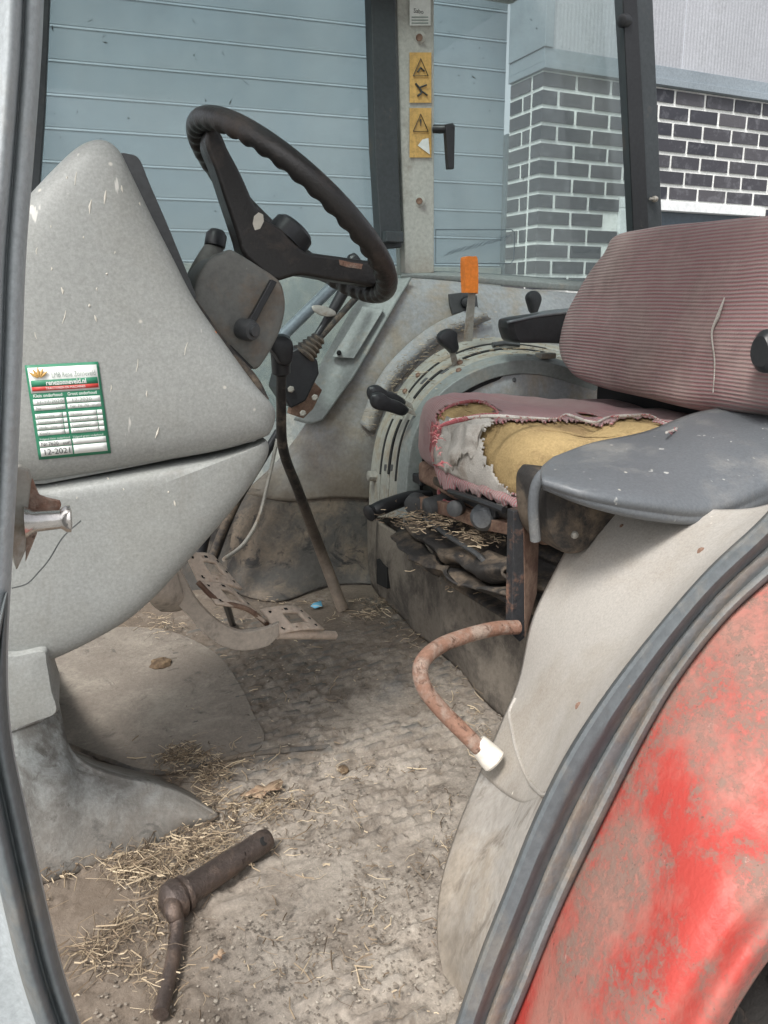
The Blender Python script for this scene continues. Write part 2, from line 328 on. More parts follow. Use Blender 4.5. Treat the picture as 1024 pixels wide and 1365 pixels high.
def floor_mat():
    m, n, l, b = nodes_of('trodden_floor_mat'); co = coords(n)
    g = n.new('ShaderNodeNewGeometry'); sx = n.new('ShaderNodeSeparateXYZ'); l.new(g.outputs['Position'], sx.inputs[0])
    c = mixc(n, l, ramp(n, l, nz(n, l, co, 3, 8, .65), .35, .65), (.14, .115, .092), (.225, .19, .155))
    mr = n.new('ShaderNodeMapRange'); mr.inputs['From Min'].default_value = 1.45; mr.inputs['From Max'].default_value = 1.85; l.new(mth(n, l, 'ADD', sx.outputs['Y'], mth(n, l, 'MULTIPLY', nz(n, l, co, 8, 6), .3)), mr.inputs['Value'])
    c = mixc(n, l, mth(n, l, 'MULTIPLY', mr.outputs[0], .75), c, (.15, .122, .097))  # far floor behind the pedals darkened: shade of the hollow put into the colour
    m2_ = n.new('ShaderNodeMapRange'); m2_.inputs['From Min'].default_value = .28; m2_.inputs['From Max'].default_value = .10; l.new(mth(n, l, 'ADD', sx.outputs['X'], mth(n, l, 'MULTIPLY', nz(n, l, co, 10, 7, .7), .18)), m2_.inputs['Value'])
    front_brown = mth(n, l, 'MULTIPLY', m2_.outputs[0], .8)  # browner towards the front end of the floor
    # pale trampled crust towards the door
    near = n.new('ShaderNodeMapRange'); near.inputs['From Min'].default_value = 1.5; near.inputs['From Max'].default_value = .85
    l.new(mth(n, l, 'SUBTRACT', sx.outputs['Y'], mth(n, l, 'MULTIPLY', sx.outputs['X'], .35)), near.inputs['Value'])
    k = mth(n, l, 'ADD', nz(n, l, co, 9, 10, .74, .4), mth(n, l, 'MULTIPLY', near.outputs[0], .16))
    c = mixc(n, l, ramp(n, l, k, .54, .74), c, (.33, .29, .245))
    c = mixc(n, l, mth(n, l, 'MULTIPLY', ramp(n, l, nz(n, l, co, 26, 8, .75, .6), .57, .62), .8), c, (.10, .088, .076))
    c = mixc(n, l, ramp(n, l, nz(n, l, co, 4.2, 6, .6, .6), .62, .72), c, (.105, .105, .105))
    c = mixc(n, l, mth(n, l, 'MULTIPLY', ramp(n, l, nz(n, l, co, 70, 5, .75), .66, .7), .7), c, (.52, .48, .41))
    a2 = n.new('ShaderNodeAttribute'); a2.attribute_name = 'crust'; c = mixc(n, l, mth(n, l, 'MULTIPLY', a2.outputs['Fac'], .42), c, (.37, .33, .28))
    c = mixc(n, l, 1.0, c, ramp(n, l, nz(n, l, co, 150, 5, .75), .3, .7, (.7, .7, .7), (1.2, 1.2, 1.2)), 'MULTIPLY')
    c = mixc(n, l, front_brown, c, (.135, .105, .08))
    at = n.new('ShaderNodeAttribute'); at.attribute_name = 'pad'; c = mixc(n, l, mth(n, l, 'MULTIPLY', at.outputs['Fac'], .9), c, (.095, .097, .093))
    l.new(c, b.inputs['Base Color']); b.inputs['Roughness'].default_value = .9; b.inputs['Specular IOR Level'].default_value = .2
    bp = n.new('ShaderNodeBump'); bp.inputs['Strength'].default_value = .6; bp.inputs['Distance'].default_value = .004
    l.new(mth(n, l, 'ADD', nz(n, l, co, 38, 9, .8), mth(n, l, 'MULTIPLY', nz(n, l, co, 160, 4), .5)), bp.inputs['Height']); l.new(bp.outputs[0], b.inputs['Normal']); return m
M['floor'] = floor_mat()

def straw_mat():
    m, n, l, b = nodes_of('dry_straw'); g = n.new('ShaderNodeNewGeometry')
    r = n.new('ShaderNodeValToRGB'); e = r.color_ramp.elements; e[0].color = (.075, .055, .04, 1); e[1].color = (.55, .45, .31, 1)
    q = e.new(.55); q.color = (.23, .17, .11, 1); l.new(g.outputs['Random Per Island'], r.inputs[0])
    l.new(r.outputs[0], b.inputs['Base Color']); b.inputs['Roughness'].default_value = .8; return m
M['straw'] = straw_mat()
def crumb_mat():
    m, n, l, b = nodes_of('crumbs'); g = n.new('ShaderNodeNewGeometry')
    r = n.new('ShaderNodeValToRGB'); e = r.color_ramp.elements; e[0].color = (.12, .1, .08, 1); e[1].color = (.4, .36, .3, 1); q = e.new(.75); q.color = (.24, .205, .165, 1)
    l.new(g.outputs['Random Per Island'], r.inputs[0]); l.new(r.outputs[0], b.inputs['Base Color']); b.inputs['Roughness'].default_value = .9; return m
M['crumb'] = crumb_mat()

def glass_mat(name, tint, dust, dcol):
    m, n, l, b = nodes_of(name); co = coords(n); n.remove(b)
    tr = n.new('ShaderNodeBsdfTransparent'); tr.inputs[0].default_value = col4(tint)
    gl = n.new('ShaderNodeBsdfGlossy'); gl.inputs['Roughness'].default_value = .03
    di = n.new('ShaderNodeBsdfDiffuse'); di.inputs[0].default_value = col4(dcol)
    fr = n.new('ShaderNodeFresnel'); fr.inputs[0].default_value = 1.45
    m1 = n.new('ShaderNodeMixShader'); l.new(mth(n, l, 'MULTIPLY', fr.outputs[0], .9), m1.inputs[0]); l.new(tr.outputs[0], m1.inputs[1]); l.new(gl.outputs[0], m1.inputs[2])
    d = ramp(n, l, nz(n, l, co, 3, 7, .65, .3), .3, .75, (dust*.6,)*3, (dust*1.5,)*3)
    sp = ramp(n, l, nz(n, l, co, 90, 2, .5), .78, .8); 
    m2 = n.new('ShaderNodeMixShader'); l.new(mth(n, l, 'MAXIMUM', d, mth(n, l, 'MULTIPLY', sp, .5)), m2.inputs[0]); l.new(m1.outputs[0], m2.inputs[1]); l.new(di.outputs[0], m2.inputs[2])
    l.new(m2.outputs[0], n['Material Output'].inputs[0]); return m
M['glass'] = glass_mat('dusty_tinted_glass', (.86, .925, .92), .19, (.44, .475, .47))
M['pane'] = plain('window_glass_dark', (.06, .08, .1), .08)

def brick_mat():
    m, n, l, b = nodes_of('dark_glazed_brick'); co = coords(n); oi = n.new('ShaderNodeObjectInfo')
    c = mixc(n, l, oi.outputs['Random'], (.026, .027, .036), (.085, .08, .088))
    ad = n.new('ShaderNodeVectorMath'); ad.operation = 'ADD'; l.new(co, ad.inputs[0]); l.new(oi.outputs['Location'], ad.inputs[1])
    c = mixc(n, l, mth(n, l, 'MULTIPLY', ramp(n, l, nz(n, l, ad.outputs[0], 16, 7, .7), .52, .75), .6), c, (.21, .21, .23))
    l.new(c, b.inputs['Base Color']); b.inputs['Roughness'].default_value = .5
    bp = n.new('ShaderNodeBump'); bp.inputs['Strength'].default_value = .4; bp.inputs['Distance'].default_value = .004
    l.new(nz(n, l, ad.outputs[0], 60, 5), bp.inputs['Height']); l.new(bp.outputs[0], b.inputs['Normal']); return m
M['brick'] = brick_mat()
M['mortar'] = grime('white_mortar', (.82, .83, .80), (.6, .6, .57), .3, 14, .9, bump=.5)
def door_mat():
    m, n, l, b = nodes_of('blue_grey_steel_panel'); co = coords(n, (6, 6, 60), n and None) if False else coords(n)
    mp = n.new('ShaderNodeMapping'); mp.inputs['Scale'].default_value = (1, 1, 22); l.new(co, mp.inputs[0])
    c = mixc(n, l, nz(n, l, mp.outputs[0], 16, 6, .7), (.17, .215, .255), (.215, .262, .30))
    c = mixc(n, l, ramp(n, l, nz(n, l, co, 2.2, 5), .45, .8), c, (.25, .29, .32))
    l.new(c, b.inputs['Base Color']); b.inputs['Roughness'].default_value = .4
    bp = n.new('ShaderNodeBump'); bp.inputs['Strength'].default_value = .25; bp.inputs['Distance'].default_value = .003
    l.new(nz(n, l, co, 140, 3), bp.inputs['Height']); l.new(bp.outputs[0], b.inputs['Normal']); return m
M['door'] = door_mat()
M['clad'] = grime('pale_blue_cladding', (.37, .38, .405), (.34, .35, .37), .4, 3, .4, bump=.03)
M['flash'] = grime('grey_blue_flashing', (.25, .29, .32), (.2, .24, .27), .4, 4, .4, bump=.04)
M['jamb'] = grime('dark_jamb', (.13, .16, .18), (.09, .1, .11), .4, 6, .5)
M['low_panel'] = grime('grey_green_panel', (.2, .225, .22), (.3, .31, .28), .48, 7, .8, bump=.3)
M['ground'] = grime('concrete_yard', (.27, .27, .26), (.16, .155, .14), .45, 1.2, .9, bump=.4, stain=((.12, .115, .1), .3))

# ================================================================ SETTING
tag(mk('ground', [(-60, -60, -1.15), (60, -60, -1.15), (60, 60, -1.15), (-60, 60, -1.15)], [(0, 1, 2, 3)], M['ground'], smooth=False), kind='structure')

def frame_dir(yaw):   # yaw of a facade's normal, measured left of the camera heading
    a = YAW-R(yaw); return Vector((math.cos(a), -math.sin(a), 0)), Vector((math.sin(a), math.cos(a), 0))
e1, e2 = frame_dir(24)
K0 = C0+ray(719, 230)*4.0       # brick corner
def bp_(px, py): return PN(px, py, K0, e2)
z_top = bp_(719, 92).z; z_bot = bp_(719, 367).z; CH = (z_top-z_bot)/12
BL = (bp_(766, 200)-bp_(719, 200)).length; MJ = CH*.24
def bw(a, d, z): return Vector((K0.x, K0.y, 0))+e1*a+e2*d+Vector((0, 0, z))
wallT = empty('brick_wall', (K0.x, K0.y, -1.15), 'dark brick wall with white joints and a corner pier beside the garage door', 'wall')
aw = {}
winL = (bp_(823, 300)-K0).dot(e1); winR = (bp_(1014, 300)-K0).dot(e1); winT = bp_(860, 266).z
WLEN = 3.2; RET = .30
# mortar core, in three blocks round the window
def wblock(a0, a1, z0, z1, d0=.006, d1=.30):
    V, Fs = box_geo(bw((a0+a1)/2, (d0+d1)/2, (z0+z1)/2), (a1-a0, d1-d0, z1-z0), (e1, e2, Vector((0, 0, 1))))
    return V, Fs
def join(gs):
    V = []; Fs = []
    for v, f in gs:
        k = len(V); V += v; Fs += [tuple(i+k for i in q) for q in f]
    return V, Fs
V, Fs = join([wblock(.005, winL, -1.15, z_top), wblock(winR, WLEN, -1.15, z_top), wblock(winL, winR, winT, z_top), wblock(winL, winR, -1.15, winT-1.0),
              wblock(.006, .25, -1.15, z_top-.002, .31, RET)])
mk('mortar', V, Fs, M['mortar'], wallT, smooth=False)
bl_full = None
def brick_mesh(L, D):
    V, Fs = box_geo((0, 0, 0), (L, D, CH-MJ), (e1, e2, Vector((0, 0, 1))))
    me = bpy.data.meshes.new('brick'); bm = bmesh.new(); vs = [bm.verts.new(v+Vector([random.uniform(-.0012, .0012) for _ in range(3)])) for v in V]
    for f in Fs: bm.faces.new([vs[i] for i in f])
    bmesh.ops.recalc_face_normals(bm, faces=bm.faces); bm.to_mesh(me); bm.free(); me.materials.append(M['brick']); return me
BD = .09
fullm = [brick_mesh(BL-MJ, BD) for _ in range(4)]; halfm = brick_mesh(BL/2-MJ, BD)
RD0 = BD+MJ; RLa = (RET-RD0-MJ)*.36; RLb = (RET-RD0-MJ)*.64
ret_one = brick_mesh(BD, RET-RD0); ret_a = brick_mesh(BD, RLa); ret_b = brick_mesh(BD, RLb)
ncnt = 0
def put_brick(me, a, d, z):
    global ncnt
    o = bpy.data.objects.new('brick', me); COL.objects.link(o); o.parent = wallT
    o.location = bw(a, d, z)-ORG[wallT]; ncnt += 1
for r in range(-3, 12):
    z = z_bot+CH*(r+.5); off = 0 if r % 2 else -BL/2   # running bond
    a = off
    while a < 1.9:
        x0, L = a, BL
        if a < 0: x0, L = 0, BL/2
        mid = x0+L/2
        if not (mid > winL-BL*.1 and mid < winR and z < winT-.01):
            put_brick(halfm if L < BL*.9 else random.choice(fullm), x0+L/2-MJ/2, BD/2-.001+random.uniform(-.001, .001), z)
        a += BL
    # return face towards the garage door
    for me_, dc in (((ret_one, RD0+(RET-RD0)/2),) if r % 2 else ((ret_a, RD0+RLa/2), (ret_b, RET-RLb/2))): put_brick(me_, BD/2-.001, dc, z)
# window in the wall
wn_ = empty('window', bw((winL+winR)/2, 0, winT-.9), 'white framed window with dark glass behind the backrest of the seat', 'window')
fw = .055
def wb(name, a0, a1, z0, z1, d0, d1, mat):
    V, Fs = box_geo(bw((a0+a1)/2, (d0+d1)/2, (z0+z1)/2), (a1-a0, d1-d0, z1-z0), (e1, e2, Vector((0, 0, 1))))
    return mk(name, V, Fs, mat, wn_, bevel=.003)
wb('frame', winL+.002, winR-.002, winT-fw, winT-.002, -.02, .06, M['white'])
wb('frame', winL+.002, winL+fw, winT-.95, winT-fw-.002, -.02, .06, M['white'])
wb('frame', winR-fw*.8, winR-.002, winT-.95, winT-fw-.002, -.02, .06, M['white'])
wb('frame', winL+fw+.002, winR-fw*.8-.002, winT-.95, winT-.9, -.02, .06, M['white'])
wb('pane', winL+fw-.004, winR-fw*.8+.004, winT-.905, winT-fw+.004, .03, .036, M['pane'])
# cladding above the bricks
clT = empty('wall_cladding', bw(1.0, 0, z_top), 'pale blue corrugated metal cladding above the dark brick wall', 'cladding')
def cb(name, a0, a1, z0, z1, d0, d1, mat, bev=.002):
    V, Fs = box_geo(bw((a0+a1)/2, (d0+d1)/2, (z0+z1)/2), (a1-a0, d1-d0, z1-z0), (e1, e2, Vector((0, 0, 1))))
    return mk(name, V, Fs, mat, clT, bevel=bev)
zf = z_top+.002; ztop = z_top+1.5
cb('flashing', -.012, WLEN, zf, zf+.035, -.03, .30, M['flash'])
cb('flashing', -.008, WLEN, zf+.037, zf+.10, -.016, .30, M['flash'])
cb('corner_trim', -.014, .04, zf+.102, ztop, -.024, .31, M['flash'])
cb('side_trim', -.010, .24, zf, ztop, .312, RET, M['flash'])
# corrugated sheets between x seams
def sheet(a0, a1):
    n = int((a1-a0)/.012); V = []; Fs = []
    for i in range(n+1):
        a = a0+(a1-a0)*i/n; d = (-.0011 if (i//1) % 2 else .0)
        V += [bw(a, d, zf+.102), bw(a, d, ztop)]
    for i in range(n): Fs.append((2*i, 2*i+2, 2*i+3, 2*i+1))
    mk('cladding_sheet', V, Fs, M['clad'], clT, smooth=False, solid=.002)
s1 = (bp_(912, 50)-K0).dot(e1)
sheet(.045, s1-.003); sheet(s1+.004, s1+.68); sheet(s1+.687, s1+1.5)

# garage door
g1, g2 = frame_dir(18)
G0 = C0+ray(672, 200)*4.47
def gp(px, py): return PN(px, py, G0, g2)
def gw(a, d, z): return Vector((G0.x, G0.y, 0))+g1*a+g2*d+Vector((0, 0, z))
gz = [gp(280, y).z for y in (-60, -13, 32, 54+0, 96.5, 139, 179, 223, 267, 306)]
step = (gp(280, 53).z-gp(280, 306).z)/6
zref = gp(280, 53).z
gd = empty('garage_door', gw(-1.6, 0, -1.15), 'blue grey sectional garage door with horizontal ribs behind the steering wheel', 'garage door')
AX = (g1, g2, Vector((0, 0, 1)))
for k in range(-3, 14):
    zt = zref-step*k; zb = zt-step
    if zb < -1.14: break
    pr = [(0, 0), (0, step-.016), (-.0012, step-.0145), (-.0035, step-.0125), (-.004, step-.011), (.001, step-.003), (.0015, step-.0005), (.03, step-.0005), (.03, 0)]
    A0, A1 = -3.6, -.004; V = [gw(A0, d, zb+z+.0005) for d, z in pr]+[gw(A1, d, zb+z+.0005) for d, z in pr]; m_ = len(pr)
    Fs = [tuple(range(m_)), tuple(range(2*m_-1, m_-1, -1))]+[(i, (i+1) % m_, m_+(i+1) % m_, m_+i) for i in range(m_)]
    mk('door_panel', V, Fs, M['door'], gd, smooth=False, bevel=.0018, seg=2)
zb_ = gp(300, 352).z
V, Fs = box_geo(gw(-1.8, -.02, (zb_-1.15)/2), (3.58, .03, zb_+1.15), AX); mk('lower_panel', V, Fs, M['low_panel'], gd, bevel=.003)  # grey-green panel over the lower part of the door
V, Fs = box_geo(gw(.01, .0, .3), (.026, .08, 2.9), AX); mk('jamb', V, Fs, M['jamb'], gd, bevel=.002)
V, Fs = box_geo(gw(-1.8, .07, .5), (3.6, .06, 3.3), AX); mk('backing', V, Fs, M['jamb'], gd, smooth=False)

# ================================================================ TRACTOR
T = empty('tractor', (.45, 1.2, -1.15), 'open tractor cab with dusty grey interior, torn seat and weathered red rear fender', 'tractor')

# ---- floor mat with moulded treads
X0, X1, Y0, Y1 = -.75, 1.15, .50, 2.25
nx, ny = 440, 400
V = []; Fs = []; padv = []; crust = []
pad_poly = [(330, 850), (480, 835), (700, 880), (700, 1010), (640, 1050), (420, 1010), (330, 960)]
for j in range(ny):
    for i in range(nx):
        x = X0+(X1-X0)*i/(nx-1); y = Y0+(Y1-Y0)*j/(ny-1)
        h = noise.noise(Vector((x*3, y*3, 0)))*.004+noise.fractal(Vector((x*14, y*14, 2)), .8, 2.1, 4)*.0022
        ph = 0
        xr = x*math.cos(.12)+y*math.sin(.12); yr = -x*math.sin(.12)+y*math.cos(.12)
        r_ = math.floor(yr/.026); u = (xr/.062+(.5 if r_ % 2 else 0)) % 1; v = (yr/.026) % 1
        if .14 < u < .86 and .22 < v < .78: ph = min(1, (.86-u)*12, (u-.14)*12, (.78-v)*6, (v-.22)*6)
        q = noise.noise(Vector((x*4.1, y*4.1, 7)))+.15
        near = max(0, min(1, (1.75-y)*2)); 
        amp = max(0, min(1, q*3+.45))
        if x < .12+.10*noise.noise(Vector((y*5, 3, 3))) or y > 1.85: amp *= .0
        h += ph*.0055*amp
        padv.append(max(0, min(1, ph*amp*(.65+1.3*noise.noise(Vector((x*18, y*18, 1))))))*(.9 if y > 1.15 else .25))
        # a joint between two mats and a worn ridge
        s = y-(1.185-.17*(x-.2)); h -= .004*max(0, 1-abs(s)/.006) if x > .18 else 0
        cr_ = noise.fractal(Vector((x*9, y*9, 11)), .6, 2.2, 5)
        if cr_ > .15: h += min(.004, (cr_-.15)*.02)*near
        k2 = noise.fractal(Vector((x*17, y*17, 21)), .7, 2.2, 5)+.25*noise.noise(Vector((x*3, y*3, 30)))+.18*near-.08
        pl = max(0, min(1, (k2-.06)*14)); h += pl*.0017*near; crust.append(pl*near)
        V.append((x, y, h-.004))
for j in range(ny-1):
    for i in range(nx-1):
        a = j*nx+i; Fs.append((a, a+1, a+nx+1, a+nx))
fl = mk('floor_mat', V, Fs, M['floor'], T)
at = fl.data.attributes.new('pad', 'FLOAT', 'POINT'); at.data.foreach_set('value', padv)
at = fl.data.attributes.new('crust', 'FLOAT', 'POINT'); at.data.foreach_set('value', crust)
box('floor_plate', ((X0+X1)/2, (Y0+Y1)/2, -.05), (X1-X0, Y1-Y0, .06), M['box'], T)

# ---- far side: posts, glass, sill
YF = 2.12
prism('rear_side_post', pts([(527, -60), (579, -60), (579, 364), (541, 366), (535, 200)], YF), (0, .07, 0), M['post'], T, bevel=.004)
prism('door_frame', pts([(493, -60), (526, -60), (531, 200), (536, 330), (508, 332), (500, 200)], YF-.02), (0, .05, 0), M['frame_dark'], T, bevel=.004)
box('door_stop', PY(524, 316, YF-.04), (.055, .03, .03), M['frame_dark'], T)
prism('front_post', pts([(46, -60), (69, -60), (60, 150), (50, 290), (34, 290), (40, 120)], YF), (0, .06, 0), M['frame_dark'], T, bevel=.003)
prism('corner_post', pts([(826, -60), (868, -60), (877, 150), (884, 330), (846, 330), (838, 150)], 2.0), (.02, .06, 0), M['frame_dark'], T, bevel=.004)
prism('corner_post_edge', pts([(829, -60), (846, -60), (858, 150), (866, 330), (846, 330), (838, 150)], 1.992), (0, .006, 0), M['black'], T, bevel=.001)
lathe('latch_bolt', PY(866, 265, 1.99), PY(884, 266, 1.985), [(0, .004), (.012, .004), (.013, .009), (.02, .01), (.026, .008), (.027, .003)], M['metal_grey'], T, n=12)
lathe('rubber_stop', PY(838, 28, 2.0), PY(818, 28, 1.99), [(0, .014), (.012, .02), (.03, .018), (.034, .01)], M['black'], T, n=14)
prism('side_window', pts([(66, -80), (502, -80), (540, 366), (545, 372), (400, 540), (280, 620), (20, 620), (34, 290)], YF+.035), (0, .005, 0), M['glass'], T, bevel=0)
prism('rear_side_window', pts([(578, -80), (832, -80), (846, 330), (846, 386), (578, 366)], YF+.03), (0, .005, 0), M['glass'], T, bevel=0)
# etched warning panel on the glass
fr_ = [(581, 306), (682, 306), (686, 310), (685, 346), (681, 351), (581, 351)]
o_ = tube('glass_marking', [PY(a, b, YF+.022) for a, b in fr_], .0016, M['jamb'], T, n=6, closed=True)
gs = []
for i in range(20):
    x = 592+i*4.2; y = 339-i*1.2+random.uniform(-1, 1)
    gs.append(tube_geo([PY(x, y+3, YF+.022), PY(x+8, y-4, YF+.022)], .0013, 5))
for j in range(4):
    for i in range(22):
        if i/22+j*.3 < .95: gs.append(tube_geo([PY(588+i*4, 312+j*5, YF+.022), PY(590+i*4, 312+j*5, YF+.022)], .0006, 4))
V, Fs = join(gs); mk('etched_lettering', V, Fs, M['jamb'], o_, smooth=False)
# sill under rear side window
patch('window_sill', [PYs([(535, 364, YF+.05), (600, 363, YF+.05), (700, 369, YF+.05), (800, 377, YF+.05), (900, 384, YF+.05)]),
                      PYs([(535, 366, YF-.01), (600, 367, YF-.01), (700, 374, YF-.01), (800, 382, YF-.01), (900, 388, YF-.01)]),
                      PYs([(535, 370, YF-.012), (600, 374, YF-.012), (700, 383, YF-.012), (800, 390, YF-.012), (900, 396, YF-.012)])], 24, 9, M['teal'], T)
# door handle on the post
hn = tube('window_handle', PYs([(578, 172, YF-.02), (592, 172, YF-.04), (604, 170, YF-.045)]), .012, M['black'], T, n=10, res=8)
prism('handle_grip', pts([(594, 165), (607, 166), (606, 225), (598, 225)], YF-.055), (0, .02, 0), M['black'], hn, bevel=.003)
for yy in (50, 268):
    b_ = lathe('post_bolt', PY(559, yy, YF-.006), PY(559, yy, YF+.02), [(0, .013), (.001, .017), (.008, .018)], M['post'], T, n=18)
    lathe('bolt_socket', PY(559, yy, YF-.009), PY(559, yy, YF+.02), [(0, .008), (.004, .01)], M['rust'], b_, n=12)
gs = []
for i in range(60):
    px, py = random.uniform(70, 830), 20+abs(random.gauss(0, 120)); 
    if py > 360 or 500 < px < 580: continue
    p = PY(px, py, YF+.03); d = Vector((random.uniform(-1, 1), 0, random.uniform(-1, 1)))*random.choice((.002, .003, .008))
    gs.append(tube_geo([p-d, p, p+d+Vector((random.uniform(-.002, .002), 0, .001))], [.0004, random.choice((.0008, .0018)), .0004], 5))
V, Fs = join(gs); tag(mk('glass_grime', V, Fs, M['ink'], T), kind='stuff')
# ---- text helper
FCACHE = None
def text(name, body, org, ex, ey, size, mat, parent, lift=.0006, bold=0, shear=0):
    cu_ = bpy.data.curves.new('t', 'FONT'); cu_.body = body; cu_.size = 1; cu_.offset = bold; cu_.shear = shear; cu_.resolution_u = 2
    to = bpy.data.objects.new('t', cu_); COL.objects.link(to)
    me = bpy.data.meshes.new_from_object(to); bpy.data.objects.remove(to)
    nrm = ex.cross(ey).normalized()
    V = [org+ex*(v.co.x*size)+ey*(v.co.y*size)+nrm*lift for v in me.vertices]
    return mk(name, V, [tuple(p.vertices) for p in me.polygons], mat, parent, smooth=False)
def quad(name, P, mat, parent, th=.0008):
    nrm = (P[1]-P[0]).cross(P[3]-P[0]).normalized()
    return prism(name, [p for p in P], nrm*th, mat, parent, bevel=0)
# post stickers
YS = YF-.0035
EXf = Vector((1, 0, 0)); EZf = Vector((0, 0, 1))
s0 = quad('sticker', [PY(546, -8, YS), PY(574, -8, YS), PY(574, 34, YS), PY(546, 34, YS)][::-1], M['paper'], T)
text('lettering', 'Sabo', PY(551, 17, YS), EXf, EZf, .016, M['ink'], s0, .002)
gsl = [quad('p', [PY(549, y, YS-.0025), PY(571, y, YS-.0025), PY(571, y+1.5, YS-.0025), PY(549, y+1.5, YS-.0025)], M['grey_ink'], s0) for y in (-2, 22, 26, 30)]
for g_ in gsl: g_.name = 'print_line'
for (ya, yb, sym) in ((70, 137, 1), (144, 210, 2)):
    s0 = quad('warning_sticker', [PY(546, ya, YS), PY(575, ya, YS), PY(575, yb, YS), PY(546, yb, YS)][::-1], M['gold'], T)
    c = [PY(551, ya+31, YS-.003), PY(571, ya+31, YS-.003), PY(561, ya+8, YS-.003)]
    tube('warning_triangle', c, .0016, M['ink'], s0, n=6, closed=True)
    if sym == 1:
        tube('symbol', [PY(557, ya+26, YS-.003), PY(561, ya+20, YS-.003), PY(566, ya+25, YS-.003)], .0025, M['ink'], s0, n=6)
        tube('symbol', [PY(554, ya+41, YS-.003), PY(562, ya+52, YS-.003), PY(557, ya+58, YS-.003)], .0028, M['ink'], s0, n=6, res=8)
        tube('symbol', [PY(569, ya+43, YS-.003), PY(559, ya+48, YS-.003), PY(570, ya+57, YS-.003)], .0022, M['ink'], s0, n=6, res=8)
    else:
        tube('symbol', [PY(561, ya+15, YS-.003), PY(561, ya+24, YS-.003)], [.0026, .001], M['ink'], s0, n=6)
        quad('torn_patch', [PY(563, ya+42, YS-.002), PY(571, ya+40, YS-.002), PY(573, ya+62, YS-.002), PY(557, ya+50, YS-.002)][::-1], M['paper'], s0)

# ---- right hand inner wall (fender liner) and footwell
rows = [
 [(541, 370, 2.11), (600, 375, 2.11), (700, 386, 2.11), (800, 394, 2.11), (900, 400, 2.11)],
 [(520, 395, 2.06), (575, 400, 2.06), (680, 412, 2.06), (800, 425, 2.06), (910, 435, 2.06)],
 [(490, 440, 2.05), (545, 445, 2.03), (650, 460, 2.02), (790, 480, 2.02), (915, 490, 2.02)],
 [(450, 500, 2.06), (500, 505, 2.0), (600, 520, 1.98), (760, 540, 1.98), (910, 550, 1.98)],
 [(412, 560, 2.08), (460, 565, 2.0), (520, 580, 1.96), (700, 600, 1.96), (900, 620, 1.96)],
 [(375, 610, 2.10), (420, 620, 2.01), (500, 630, 1.96), (700, 650, 1.96), (900, 670, 1.96)],
 [(325, 658, 2.12), (385, 668, 2.02), (480, 664, 1.97), (700, 690, 1.97), (900, 720, 1.97)]]
patch('side_panel', [PYs(r) for r in rows], 60, 60, M['wall'], T, solid=.008)
rows = [
 [(322, 660, 2.12), (385, 671, 2.02), (480, 667, 1.965), (700, 693, 1.965), (900, 720, 1.965)],
 [(312, 700, 2.10), (370, 715, 2.0), (470, 712, 1.97), (700, 740, 1.96), (900, 760, 1.95)],
 [(305, 745, 2.08), (360, 762, 1.98), (470, 750, 1.965), (700, 790, 1.95), (900, 800, 1.95)]]
rows = [PYs(r) for r in rows]+[[PZ(298, 785, 0), PZ(370, 802, 0), PZ(470, 778, 0), PZ(700, 800, 0), PZ(900, 820, 0)]]
rows[0] = PYs([(322, 648, 2.135), (385, 658, 2.035), (480, 654, 1.98), (700, 680, 1.98), (900, 710, 1.98)])
patch('footwell_panel', rows, 50, 40, M['wall_low'], T, solid=.008)
# front bulkhead far left/dark behind the hoses
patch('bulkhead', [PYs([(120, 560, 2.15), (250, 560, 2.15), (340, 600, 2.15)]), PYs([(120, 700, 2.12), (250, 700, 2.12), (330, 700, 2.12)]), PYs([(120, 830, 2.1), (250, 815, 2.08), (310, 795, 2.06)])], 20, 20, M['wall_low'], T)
# sloping flank with a lidded cover
patch('console_flank', [PYs([(490, 385, 2.11), (520, 374, 2.09), (549, 370, 2.07)]), PYs([(470, 412, 2.09), (500, 405, 2.06), (532, 398, 2.035)]), PYs([(446, 452, 2.07), (473, 452, 2.045), (502, 450, 2.01)]),
                        PYs([(426, 488, 2.06), (448, 492, 2.035), (474, 498, 1.99)]), PYs([(414, 515, 2.06), (436, 520, 2.03), (462, 515, 1.99)]), PYs([(392, 560, 2.07), (412, 565, 2.04), (430, 560, 2.01)])], 20, 50, M['teal'], T, solid=.006)
prism('cover_lid', PYs([(484, 408, 2.05), (512, 412, 2.015), (472, 478, 1.99), (443, 476, 2.025)]), (.004, .014, 0), M['teal'], T, bevel=.002)
lathe('lid_latch', PYs([(452, 470, 2.0)])[0], PYs([(452, 470, 2.05)])[0], [(0, .004), (.004, .007), (.02, .007)], M['slot'], T, n=8)
# ledge with dust that has gathered along the arch
lo_ = [(655, 425, 2.012), (600, 448, 1.995), (552, 486, 1.975), (520, 528, 1.965), (500, 580, 1.952)]
patch('dusty_ledge', [PYs([(a-20, b-16, y+.014) for a, b, y in lo_]), PYs([(a-8, b-6, y-.004) for a, b, y in lo_]), PYs([(a, b, y+.012) for a, b, y in lo_])], 40, 10, M['wall'], T, solid=.004)

